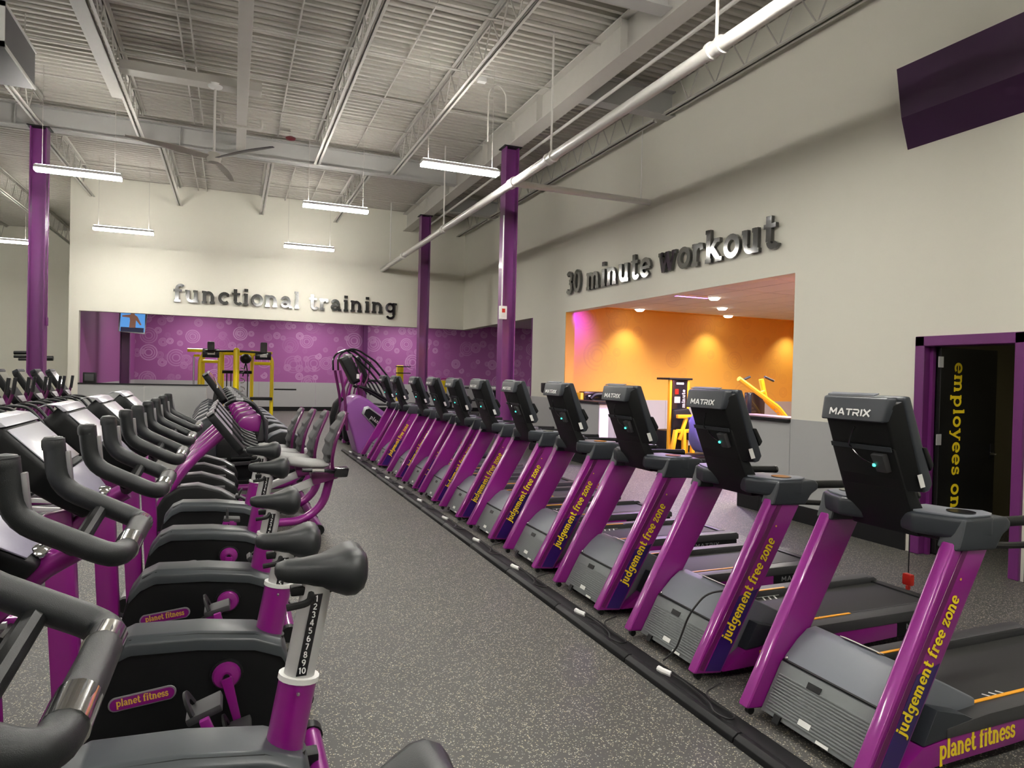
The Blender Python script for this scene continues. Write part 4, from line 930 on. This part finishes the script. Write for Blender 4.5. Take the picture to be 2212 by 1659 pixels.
# ================================================================== CROSS TRAINERS (behind the recumbents)
def make_cross():
    t = thing('cross_trainer', 'cross trainer', 'cross trainer', group='dark domed cross trainers')
    s = MB().prism([(-.70, .05), (-.72, .42), (-.64, .70), (-.50, .88), (-.34, .97), (-.20, .93), (-.20, .05)], 'y', -.2, .2).obj('front_shell', 'slate_plastic', t, bevel=.05, seg=3)
    MB().loft([[(x, -.17, z+.0), (x, -.15, z+.012), (x, .15, z+.012), (x, .17, z)] for x, z in ((-.715, .46), (-.64, .705), (-.50, .885), (-.34, .975))]).obj('shell_stripe', 'silver_trim', s)
    MB().box(-.22, .42, -.11, .11, .05, .66).obj('drive_case', 'black_plastic', t, bevel=.04)
    MB().prism([(.08, .80), (.10, .90), (.16, .97), (.36, 1.03), (.42, 1.0), (.40, .76)], 'y', -.17, .17).obj('center_cover', 'metal_purple', t, bevel=.012)
    MB().prism([(.36, .62), (.43, 1.0), (.52, .94), (.52, .62)], 'y', -.2, .2).obj('cover_end', 'rail_grey', t, bevel=.02)
    MB().tube([(-.22, 0, .85), (-.16, 0, 1.25)], .05, 12).obj('mast', 'black_plastic', t)
    a, c = Vector((-.36, 0, 1.64)), Vector((-.03, 0, 1.18))
    co = MB().loft(slab_pts(a, c, oct_(.21, .52), -.07, .015)).obj('console', 'shroud', t, bevel=.015)
    MB().loft(slab_pts(a, c, [(-.18, .04), (.18, .04), (.18, .3), (-.18, .3)], .016, .02)).obj('screen', 'screen_dark', co)
    MB().loft(slab_pts(a, c, [(-.2, -.008), (.2, -.008), (.2, .02), (-.2, .02)], -.05, .02)).obj('console_cap', 'silver_trim', co)
    rbox(-.21, -.19, -.215, -.2105, 1.42, 1.47).obj('side_sticker', 'sticker', co)
    for q in (-1, 1):
        h = MB().tube([(-.08, q*.15, 1.16), (.06, q*.27, 1.26), (.28, q*.28, 1.22), (.45, q*.28, 1.0), (.50, q*.28, .55)], .022, 10, .12).obj('handle_arm', 'grip_rubber', t)
        MB().tube([(.06, q*.27, 1.258), (.16, q*.275, 1.243)], .0232, 10).obj('grip_ring', 'silver_trim', h)
        MB().bar((-.1, q*.21, .28), (.75, q*.21, .34), .05, .06).obj('pedal_arm', 'rail_grey', t, bevel=.01)
        MB().box(.0, .38, q*.21-.085, q*.21+.085, .36, .40).obj('foot_plate', 'black_plastic', t, bevel=.015)
    pr = [(.46, .05), (.46, .58), (.56, .70), (.72, .765), (.88, .74), (1.0, .66), (1.09, .50), (1.12, .05)]
    d = MB().prism(pr, 'y', -.27, .27).obj('rear_dome', 'shroud', t, bevel=.04, seg=3)
    MB().loft([[(x, -.235, z-.01), (x, -.22, z+.010), (x, .22, z+.010), (x, .235, z-.01)] for x, z in pr[1:-1]]).obj('dome_stripe', 'hood_grey', d)
    MB().box(-.6, 1.1, -.3, .3, .0, .06).obj('base', 'black_plastic', t, bevel=.015)
    return t
ct = make_cross()
for i in range(7):
    o = ct if i == 0 else copy_tree(ct); o.location = (-.03*i, 11.1+1.17*i, 0)
    o['label'] = ('nearest domed cross trainer, right behind the recumbent bikes', 'second domed cross trainer behind the recumbents', 'third domed cross trainer behind the recumbents', 'fourth domed cross trainer behind the recumbents', 'fifth domed cross trainer behind the recumbents', 'next to farthest domed cross trainer', 'farthest domed cross trainer, below the yellow rig')[i]
# ================================================================== ELLIPTICALS (left row and beside the climber)
def make_elliptical():
    t = thing('elliptical', 'elliptical', 'elliptical', group='ellipticals')
    MB().prism([(-.52, .06), (-.56, .40), (-.47, .68), (-.30, .82), (-.16, .74), (-.05, .45), (.0, .06)], 'y', -.13, .13).obj('front_shell', 'shroud', t, bevel=.04, seg=3)
    MB().bar((-.30, 0, .70), (-.12, 0, 1.32), .09, .06).obj('mast', 'metal_purple', t, bevel=.015)
    a, c = Vector((-.235, 0, 1.62)), Vector((.04, 0, 1.18))
    co = MB().loft(slab_pts(a, c, oct_(.19, .50), -.065, .015)).obj('console', 'shroud', t, bevel=.015)
    MB().loft(slab_pts(a, c, [(-.165, .04), (.165, .04), (.165, .28), (-.165, .28)], .016, .02)).obj('screen', 'screen_dark', co)
    MB().loft(slab_pts(a, c, [(-.17, -.008), (.17, -.008), (.17, .03), (-.17, .03)], -.05, .022)).obj('console_cap', 'slate_plastic', co, bevel=.006)
    MB().loft(slab_pts(a, c, [(-.16, .40), (.16, .40), (.10, .49), (-.10, .49)], .016, .03)).obj('cup_tray', 'silver_trim', co, bevel=.004)
    for q in (-1, 1):
        MB().tube([(-.05, q*.14, 1.14), (.05, q*.25, 1.20), (.24, q*.27, 1.17), (.42, q*.28, .93), (.46, q*.28, .86)], .02, 8, .08).obj('fixed_handle', 'grip_rubber', t)
        m = MB().tube([(-.12, q*.27, .35), (-.18, q*.30, .95), (-.02, q*.31, 1.25), (.02, q*.31, 1.52)], .02, 8, .12).obj('moving_arm', 'purple_dull', t)
        MB().tube([(-.005, q*.31, 1.32), (.02, q*.31, 1.53)], .0225, 8).obj('grip', 'grip_rubber', m)
        MB().bar((-.12, q*.22, .33), (.95, q*.22, .22), .04, .05).obj('pedal_arm', 'alu', t, bevel=.008)
        MB().box(.25, .62, q*.22-.08, q*.22+.08, .31, .35).obj('foot_plate', 'black_plastic', t, bevel=.015)
        MB().bar((.05, q*.22, .10), (1.30, q*.22, .10), .04, .04).obj('track_rail', 'silver_trim', t, bevel=.006)
    MB().box(-.55, 1.32, -.06, .06, .02, .09).obj('spine', 'metal_purple', t, bevel=.01)
    for x in (-.45, 1.28): MB().tube([(x, -.3, .03), (x, .3, .03)], .03, 8).obj('floor_foot', 'black_plastic', t)
    return t
el = make_elliptical()
ordn = ['first', 'second', 'third', 'fourth', 'fifth', 'sixth', 'seventh', 'eighth', 'ninth', 'tenth', 'eleventh', 'twelfth', 'thirteenth']
ys = [3.4, 4.3, 5.2, 6.1, 7.0, 7.9, 8.8, 9.7, 10.6, 11.5, 12.4, 13.3]
for i, y in enumerate(ys):
    o = el if i == 0 else copy_tree(el); o.location = (-2.55, y, 0)
    o['label'] = '%s elliptical from the camera in the left row' % ordn[i]; o['group'] = 'ellipticals of the left row'
for i, (x, y) in enumerate(((2.98, 16.3), (2.98, 17.4), (2.98, 18.5))):
    o = copy_tree(el); o.location = (x, y, 0); o.scale = (1, 1, 1.28); o['group'] = 'tall steppers beyond the stair climber'
    o['label'] = ('nearest of three tall machines beyond the stair climber', 'middle of three tall machines beyond the stair climber', 'farthest of three tall machines beyond the stair climber')[i]; o['category'] = 'stepper'
# ================================================================== STAIR CLIMBER
sc = thing('stair_climber', 'purple stair climber with black handrails at the end of the treadmills', 'stair climber', (0, 14.75, 0))
def Q(u, v, y=14.35): p = PY(u, v, y); return (p.x, p.z)
out = [Q(774, 984), Q(757, 925), Q(746, 890), Q(750, 872), Q(762, 858), Q(776, 853), Q(795, 862), Q(850, 905), Q(905, 955), Q(905, 1000), (Q(800, 990)[0], .02)]
sh = MB().prism(out, 'y', -.40, .40).obj('side_shell', 'purple_shell', sc, bevel=.06, seg=4)
pl = [Q(781, 893), Q(786, 879), Q(795, 877), Q(836, 907), Q(828, 930), Q(816, 931)]
MB().prism(pl, 'y', -.415, -.398).obj('badge_rim', 'silver_trim', sh, bevel=.006)
cxm = sum(p[0] for p in pl)/6; czm = sum(p[1] for p in pl)/6
MB().prism([(cxm+(x-cxm)*.8, czm+(z-czm)*.78) for x, z in pl], 'y', -.42, -.414).obj('badge', 'black_plastic', sh)
p0 = Q(798, 903); p1 = Q(826, 924)
lettering('planet', .055, .002, 'sticker', sh, (p0[0], -.421, p0[1]), (p1[0]-p0[0], 0, p1[1]-p0[1]), (0, 0, 1), bold=.9)
for q in (-.38, .38):
    def T3(u, v): a = Q(u, v); return (a[0], q, a[1])
    MB().tube([T3(731, 800), T3(730, 775), T3(738, 762), T3(760, 753), T3(776, 757), T3(812, 781), T3(842, 818), T3(860, 840)], .02, 8, .08).obj('handrail', 'black_gloss', sc)
    MB().tube([T3(762, 755), T3(793, 782), T3(812, 800), T3(840, 835)], .022, 8, .06).obj('inner_rail', 'black_plastic', sc)
    MB().tube([T3(776, 835), T3(800, 842), T3(850, 872)], .03, 8, .06).obj('lower_rail', 'black_plastic', sc)
    MB().tube([T3(735, 800), T3(745, 855), T3(750, 930)], .03, 8, .05).obj('post', 'purple_dull', sc)
a = Q(752, 768); c = Q(784, 832)
co = MB().loft(slab_pts(Vector((a[0], 0, a[1])), Vector((c[0], 0, c[1])), oct_(.24, .62), -.14, .02)).obj('console', 'shroud', sc, bevel=.02)
MB().box(a[0]-.03, a[0]+.12, -.2, .2, a[1]-.03, a[1]+.04).obj('console_cap', 'silver_trim', co, bevel=.02)
MB().box(Q(773, 812)[0], Q(777, 812)[0]+.02, -.245, -.241, Q(773, 818)[1], Q(773, 808)[1]).obj('side_sticker', 'sticker', co)
MB().tube([(c[0], 0, c[1]), (c[0]+.05, 0, .9)], .06, 10).obj('mast', 'purple_dull', sc)
for k in range(5): MB().box(c[0]+.35+.2*k, c[0]+.6+.2*k, -.3, .3, 1.0-.2*k, 1.03-.2*k).obj('step', 'black_plastic', sc, bevel=.008)
MB().box(2.5, 4.1, -.38, .38, 0, .06).obj('base', 'black_plastic', sc, bevel=.01)
# ================================================================== YELLOW TRAINING RIG
rg = thing('training_rig', 'yellow steel training rig with black panels and straps', 'training rig')
def post(u, y, vt, r=.055, name='post', lean=None):
    p = PY(u, vt, y); MB().tube([(p.x, y, 0), (p.x, y, p.z)], r, 10, sq=1).obj(name, 'yellow_paint', rg); MB().box(p.x-.11, p.x+.11, y-.11, y+.11, 0, .02).obj('foot_plate', 'yellow_paint', rg); return p
Y1, Y2, Y3 = 21.3, 22.3, 23.6
f0 = post(511, Y1, 757, .085)
MB().ball((f0.x, Y1, f0.z), .085).obj('post_cap', 'yellow_paint', rg)
L0, R0 = PY(432, 770, Y2), PY(588, 772, Y2)
for s, p in ((1, L0), (-1, R0)):
    MB().tube([(p.x, Y2, 0), (p.x, Y2, p.z-.1), (p.x+s*.12, Y2, p.z+.10), (p.x+s*.55, Y2, p.z+.13)], .055, 10, .15).obj('corner_post', 'yellow_paint', rg)
pa, pb2 = post(481, Y3, 757), post(545, Y3, 757); pc, pd = post(439, Y3, 762), post(475, Y2, 757)
zt = f0.z
MB().tube([(L0.x, Y2, zt-.02), (R0.x, Y2, zt-.02)], .04, 8).obj('top_rail', 'yellow_paint', rg)
MB().tube([(pc.x, Y3, zt-.06), (pb2.x+.5, Y3, zt-.06)], .04, 8).obj('top_rail', 'yellow_paint', rg)
MB().tube([(f0.x, Y1, zt-.03), (f0.x, Y3, zt-.03)], .04, 8).obj('top_rail', 'yellow_paint', rg)
for p in (L0, R0): MB().tube([(p.x+(.12 if p is L0 else -.12), Y2, zt-.02), (f0.x, Y1, zt-.02)], .03, 8).obj('top_brace', 'black_plastic', rg)
lp = PY(405, 756, Y2); MB().tube([(lp.x, Y2, lp.z), (L0.x+.3, Y2, lp.z)], .055, 8).obj('pull_arm', 'yellow_paint', rg)
cb = PY(419, 768, Y2); MB().tube([(cb.x, Y2, .3), (cb.x, Y2, cb.z)], .025, 6).obj('cable_guide', 'silver_trim', rg); MB().tube([(cb.x, Y2, cb.z), (L0.x, Y2, cb.z)], .04, 6).obj('guide_arm', 'yellow_paint', rg)
for u0, u1, v0, v1 in ((437, 474, 754, 772), (551, 586, 761, 777)):
    A, Bq = PY(u0, v1, Y2-.07), PY(u1, v0, Y2-.07)
    s = MB().box(A.x, Bq.x, Y2-.08, Y2-.05, A.z, Bq.z).obj('name_panel', 'black_gloss', rg, bevel=.02)
    MB().box(A.x+.14, Bq.x-.12, Y2-.084, Y2-.08, (A.z+Bq.z)/2-.04, (A.z+Bq.z)/2+.04).obj('panel_print', 'sticker', s, bevel=.01)
for u0, u1, v in ((434, 476, 780), (549, 586, 785)):
    A, Bq = PY(u0, v, Y2), PY(u1, v, Y2); MB().tube([(A.x, Y2, A.z), (Bq.x, Y2, A.z)], .05, 8).obj('grip_bar', 'yellow_paint', rg)
for v, u in ((800, 517), (822, 517), (840, 517), (855, 516)):
    p = PY(u, v, Y1); MB().tube([(p.x+.03, Y1-.05, p.z+.07), (p.x+.13, Y1-.05, p.z+.05), (p.x+.13, Y1-.05, p.z-.05), (p.x+.03, Y1-.05, p.z-.07)], .018, 6, .05).obj('anchor_ring', 'chrome', rg)
A, Bq = PY(480, 803, Y2+.4), PY(544, 803, Y2+.4); MB().tube([(A.x, Y2+.4, A.z), (Bq.x, Y2+.4, A.z)], .05, 8).obj('barbell', 'black_plastic', rg)
p = PY(531, 775, Y2+.3); MB().ball((p.x, Y2+.3, p.z), .17, .15, .16).obj('training_ball', 'black_plastic', rg)
for du in (-4, 4): MB().tube([(p.x, Y2+.3, p.z-.1), (p.x+du*.02, Y2+.3, p.z-.55)], .02, 5).obj('strap', 'black_plastic', rg)
for u in (490, 499, 535): 
    p = PY(u, 805, Y2+.4); MB().tube([(p.x, Y2+.4, p.z), (p.x, Y2+.4, p.z-.9)], .018, 5).obj('strap', 'black_plastic', rg)
for u, v in ((456, 742), (570, 744)):
    p = PY(u, v, Y2); MB().box(p.x-.1, p.x+.1, Y2-.1, Y2+.1, p.z-.3, p.z+.06).obj('pulley_head', 'rail_grey', rg, bevel=.04)
p = PY(562, 860, Y2); MB().box(p.x-.3, p.x+.35, Y2-.15, Y2+.2, p.z-.06, p.z+.03).obj('step_pad', 'black_plastic', rg, bevel=.02)
A, Bq = PY(592, 841, Y2), PY(640, 842, Y2); MB().tube([(A.x, Y2, A.z), (Bq.x, Y2, A.z)], .025, 6).obj('side_arm', 'black_plastic', rg)
# yellow post with pegs, small yellow station, and dark stand in the functional room
o = thing('yellow_rack', 'yellow rack post with dark pegs behind the stair climber', 'rack', (0, 24, 0)); A, Bq = PY(857, 789, 24), PY(871, 789, 24)
MB().box(A.x, Bq.x, -.08, .08, 0, A.z).obj('post', 'yellow_paint', o, bevel=.02)
for v in (792, 806): p = PY(871, v, 24); MB().tube([(p.x-.3, -.1, p.z), (p.x+.25, -.1, p.z)], .018, 6).obj('peg', 'black_plastic', o)
o = thing('yellow_station', 'small yellow and purple station seen between the treadmill consoles', 'training station', (0, 24, 0)); p = PY(958, 822, 24)
MB().prism([(p.x-.12, p.z), (p.x+.14, p.z), (p.x+.06, .7), (p.x+.02, .7)], 'y', -.1, .1).obj('panel', 'yellow_paint', o, bevel=.02)
MB().tube([(p.x-.2, 0, p.z-.05), (p.x-.05, 0, p.z+.08), (p.x+.15, 0, p.z+.06), (p.x+.22, 0, p.z-.02)], .03, 8, .08).obj('arch', 'metal_purple', o)
MB().box(p.x-.25, p.x+.3, -.2, .2, 0, .7).obj('base', 'black_plastic', o, bevel=.03)
o = thing('accessory_stand', 'dark stand with white topped weights left of the purple column', 'stand', (0, 21, 0)); p = PY(1066, 836, 21)
MB().box(p.x-.16, p.x+.2, -.15, .15, 0, p.z-.12).obj('stand', 'black_plastic', o, bevel=.03)
for k in range(3): MB().ball((p.x-.08+.1*k, -.05, p.z-.05), .06).obj('weight', 'white' if k < 2 else 'black_plastic', o)
o = thing('dumbbell_rack', 'long dark rack against the functional room panels', 'rack', (0, 28.6, 0))
A, Bq = PY(985, 830, 28.6), PY(1075, 832, 28.6)
MB().box(A.x, Bq.x, -.3, .3, 1.1, 1.16).box(A.x, Bq.x, -.3, .3, .55, .6).obj('shelf', 'black_plastic', o)
for x in (A.x+.05, Bq.x-.1): MB().box(x, x+.06, -.3, .3, 0, 1.16).obj('leg', 'black_plastic', o)
# TV in the functional room
yv = 21.2; c = [PY(u, v, yv) for u, v in ((258, 668), (319, 672), (313, 722), (255, 716))]
tv = thing('television', 'wall television showing a bronze figure against blue, hung from the ceiling', 'television', (0, 0, 0))
def quad(pts, d0, d1): return [[Vector((p.x, p.y+d+(p.z-3)*.12, p.z)) for p in pts] for d in (d0, d1)]
MB().loft(quad(c, 0, .06)).obj('frame', 'silver_trim', tv, bevel=.008)
def sub(u0, v0, u1, v1, d0, m, nm, par=None):
    pts = [PY(u, v, yv) for u, v in ((u0, v0), (u1, v0+3), (u1-2*(v1-v0)/50, v1+3), (u0-2*(v1-v0)/50, v1))]
    return MB().loft(quad(pts, d0-.004, d0)).obj(nm, m, tv)
mat('tv_blue', (.05, .2, .5, 1), .2, emis=lin(90, 150, 215), estr=.9); mat('tv_bronze', (.2, .1, .06, 1), .3, emis=lin(120, 85, 70), estr=.8); mat('tv_dark', (.02, .02, .04, 1), .3, emis=lin(20, 25, 60), estr=.6)
sub(261, 670, 314, 715, -.002, 'tv_blue', 'screen')
sub(261, 706, 311, 716, -.007, 'tv_dark', 'screen_foreground')
p = [PY(u, v, yv) for u, v in ((284, 672), (292, 672), (291, 680), (297, 684), (306, 702), (303, 703), (294, 692), (293, 708), (279, 708), (281, 692), (280, 686), (264, 684), (264, 681), (282, 679))]
MB().loft(quad(p, -.013, -.009)).obj('screen_figure', 'tv_bronze', tv, smooth=False)
q = PY(286, 668, yv); MB().box(q.x-.05, q.x+.05, yv+.1, yv+.18, q.z-.2, 4.0).obj('ceiling_mount', 'black_plastic', tv)
# black box on the knee wall ledge
A, Bq = PY(180, 827, YB+.1), PY(208, 808, YB+.1)
o = thing('ledge_speaker', 'black box standing on the knee wall ledge at left', 'speaker', ((A.x+Bq.x)/2, YB+.1, ZW+.03)); w = (Bq.x-A.x)/2
MB().box(-w, w, -.1, .1, 0, .26).obj('case', 'black_plastic', o, bevel=.015); MB().box(-w+.04, w-.04, -.104, -.1, .05, .22).obj('face', 'rail_grey', o, bevel=.01)
# tall cable station at far left
o = thing('cable_station', 'purple cable station with black bars behind the left column', 'cable station', (0, 23, 0)); A = PY(75, 770, 23)
MB().box(A.x-.12, A.x+.25, -.15, .15, 0, A.z).obj('tower', 'metal_purple', o, bevel=.03)
for v, u0, u1, r in ((762, 30, 90, .05), (770, 30, 80, .04), (774, 92, 115, .07), (776, 40, 76, .035)):
    P0, P1 = PY(u0, v, 22.8), PY(u1, v, 22.8); MB().tube([(P0.x, -.2, P0.z), (P1.x, -.2, P1.z)], r, 8).obj('bar', 'black_plastic', o)
MB().box(A.x-.6, A.x+.7, -.4, .4, 0, .08).obj('base', 'black_plastic', o, bevel=.01)
# ================================================================== ORANGE ROOM MACHINES
ym = 11.2; A, Bq = PY(1435, 820, ym), PY(1479, 820, ym)
o = thing('weight_tower', 'yellow weight machine tower with a black front panel', 'weight machine', (0, ym, 0))
for x in (A.x, Bq.x-.07): MB().box(x, x+.05, -.2, -.12, 0, A.z).obj('post', 'amber_paint', o, bevel=.015)
pn = MB().box(A.x+.07, Bq.x-.07, -.19, -.14, .75, A.z+.02).obj('front_panel', 'black_gloss', o, bevel=.01)
MB().box(A.x-.03, Bq.x+.03, -.22, .22, A.z, A.z+.04).obj('top_cap', 'black_plastic', o, bevel=.01)
xm = (A.x+Bq.x)/2
MB().box(xm-.09, xm+.08, -.196, -.19, A.z-.09, A.z-.05).obj('panel_logo', 'sticker', pn)
lettering('30 minute', .055, .002, 'sticker', pn, (xm+.12, -.192, 1.02), (0, 0, 1), (-1, 0, 0))
MB().box(xm-.13, xm+.0, -.197, -.19, A.z-.45, A.z-.33).obj('panel_notice', 'sticker', pn); MB().box(xm-.12, xm-.04, -.197, -.19, A.z-.28, A.z-.18).obj('panel_photo', 'red', pn)
for z in (1.0, .72): MB().bar((A.x+.02, -.42, z), (Bq.x-.1, -.42, z), .07, .07).obj('press_bar', 'amber_paint', o, bevel=.01)
MB().bar((xm-.18, -.45, .55), (xm+.02, -.4, 1.02), .06, .06).obj('press_arm', 'amber_paint', o, bevel=.01)
for x0, x1 in ((A.x-.16, A.x+.0), (xm-.06, xm-.06), (xm+.12, xm+.16)): MB().bar((x0, -.45, 0), (x1, -.42, .74), .08, .07).obj('frame_leg', 'amber_paint', o, bevel=.012)
MB().bar((A.x-.18, -.45, .05), (Bq.x, -.45, .05), .08, .08).obj('frame_foot', 'amber_paint', o, bevel=.012)
MB().box(A.x, Bq.x, -.12, .35, 0, .7).obj('weight_stack', 'black_plastic', o, bevel=.02)
MB().prism([(A.x+.0, .62), (A.x+.04, 1.12), (Bq.x-.1, 1.15), (Bq.x+.02, .95), (Bq.x+.02, .5)], 'y', -.30, -.24).obj('guard', 'black_plastic', o, bevel=.03)
yq = 9.2
o = thing('press_machine', 'yellow press machine with two raised handles behind the right ledge', 'weight machine', (0, yq, 0))
def K(u, v, dy=0): p = PY(u, v, yq); return (p.x, dy, p.z)
MB().tube([K(1596, 818), K(1680, 880), K(1700, 905), (K(1700, 905)[0]+.1, 0, .3)], .045, 8, .05).obj('left_arm', 'amber_paint', o)
MB().tube([K(1671, 820, .3), K(1680, 865, .3), K(1712, 895, .3), (K(1712, 895)[0]+.05, .3, .3)], .045, 8, .05).obj('right_arm', 'amber_paint', o)
MB().tube([K(1642, 849), K(1678, 847, .3)], .03, 8).obj('cross_tube', 'amber_paint', o)
for a, c in (((1602, 822), (1620, 814)), ((1671, 823), (1652, 814))): MB().tube([K(*a), K(*c)], .022, 8).obj('handle', 'grip_rubber', o)
for v, u in ((875, 1684), (884, 1690), (892, 1697)): MB().tube([K(u-7, v), K(u+10, v, .3)], .03, 6).obj('rung', 'amber_paint', o)
P = K(1681, 870); MB().box(P[0]-.1, P[0]+.22, .55, .75, .2, P[2]+.16).obj('weight_guard', 'black_gloss', o, bevel=.02)
MB().box(P[0]-.4, P[0]+.5, -.2, .8, 0, .1).obj('base', 'amber_paint', o, bevel=.02)
yk = 12.5; A, Bq = PY(1254, 848, yk), PY(1302, 848, yk)
o = thing('leg_machine', 'black headed weight machine behind the left half wall', 'weight machine', (0, yk, 0))
MB().box(A.x-.05, A.x+.02, -.1, .1, 0, A.z).obj('post', 'amber_paint', o, bevel=.01)
hd = MB().box(A.x+.02, Bq.x+.05, -.12, .12, A.z-.16, A.z+.03).obj('head', 'black_gloss', o, bevel=.03); MB().box(A.x+.12, A.x+.3, -.124, -.12, A.z-.08, A.z-.05).obj('print', 'sticker', hd)
MB().tube([(A.x+.1, -.25, 1.27), (A.x+.2, -.25, 1.36), (A.x+.4, -.25, 1.37), (A.x+.55, -.25, 1.30)], .045, 8, .05).obj('pad', 'black_plastic', o); MB().box(A.x, Bq.x, -.3, .2, 0, 1.25).obj('body', 'black_plastic', o, bevel=.03)
# person in violet shirt sitting at the machine, head behind a console
pp = PY(1500, 940, 10.0)
pe = thing('person', 'person in violet blue shirt sitting beside the yellow weight tower', 'person', (pp.x, 10.0, 0))
def skin(name, V_, E_, m, par, sub=2, root=0):
    me = bpy.data.meshes.new(name); me.from_pydata([v[:3] for v in V_], E_, []); o = link(name, me, par)
    me.materials.append(MATS[m]); sk = o.modifiers.new('skin', 'SKIN'); sk.use_smooth_shade = True; sv = me.skin_vertices[0].data
    for i, v in enumerate(V_): sv[i].radius = (v[3], v[4] if len(v) > 4 else v[3]); sv[i].use_root = (i == root)
    sb = o.modifiers.new('sub', 'SUBSURF'); sb.levels = sb.render_levels = sub; return o
skin('body', [(0, 0, .52, .15, .13), (.02, .0, .72, .14, .12), (.06, 0, .92, .17, .12), (.08, 0, 1.04, .10, .09), (.10, -.01, 1.13, .055), (.11, -.02, 1.19, .07), (.12, -.03, 1.27, .085, .095), (.12, -.03, 1.36, .06),
     (.06, -.20, .98, .06), (.12, -.26, .74, .05), (.28, -.30, .62, .04), (.38, -.30, .60, .035), (.08, .20, .98, .06), (.14, .26, .74, .05), (.30, .28, .62, .04), (.40, .28, .60, .035),
     (.12, -.12, .50, .10), (.45, -.14, .50, .075), (.47, -.14, .10, .05), (.60, -.14, .05, .045), (.12, .12, .50, .10), (.45, .14, .50, .075), (.47, .14, .10, .05), (.60, .14, .05, .045)],
     [(0, 1), (1, 2), (2, 3), (3, 4), (4, 5), (5, 6), (6, 7), (3, 8), (8, 9), (9, 10), (10, 11), (3, 12), (12, 13), (13, 14), (14, 15), (0, 16), (16, 17), (17, 18), (18, 19), (0, 20), (20, 21), (21, 22), (22, 23)], 'cloth_violet', pe)
MB().ball((.115, -.03, 1.30), .095, .085, .12).obj('head', 'skin', pe); MB().ball((.10, -.03, 1.335), .105, .095, .105).obj('hair', 'hair', pe)
o = thing('bench_seat', 'black bench seat under the sitting person', 'bench', (pp.x, 10.0, 0)); MB().box(-.2, .35, -.2, .2, .30, .37).obj('pad', 'black_plastic', o, bevel=.03); MB().box(-.05, .15, -.06, .06, 0, .30).obj('pedestal', 'amber_paint', o, bevel=.01)
# ================================================================== STAFF ROOM CHAIR
pc = PX(2185, 1000, 7.6)
o = thing('office_chair', 'grey backed black chair glimpsed through the open door', 'chair', (7.75, 4.05, 0))
MB().prism([(-.1, .82), (-.16, 1.18), (-.11, 1.22), (.0, .84)], 'y', -.22, .22).obj('backrest', 'mesh_grey', o, bevel=.03)
MB().box(-.1, .38, -.24, .24, .46, .54).obj('seat', 'black_plastic', o, bevel=.03); MB().bar((-.02, 0, .5), (-.08, 0, .9), .06, .02).obj('back_stem', 'black_plastic', o)
MB().tube([(.15, 0, .08), (.15, 0, .46)], .03, 8).obj('gas_post', 'black_gloss', o)
for k in range(5): a = k*1.2566; MB().bar((.15, 0, .10), (.15+.3*math.cos(a), .3*math.sin(a), .05), .04, .03, (-math.sin(a), math.cos(a), 0)).obj('leg', 'black_plastic', o)
# small glowing details do not need to be sampled as lamps
for n in ('led_green', 'tv_blue', 'tv_bronze', 'tv_dark', 'down_lamp', 'led_violet', 'led_magenta'):
    MATS[n].cycles.emission_sampling = 'NONE'
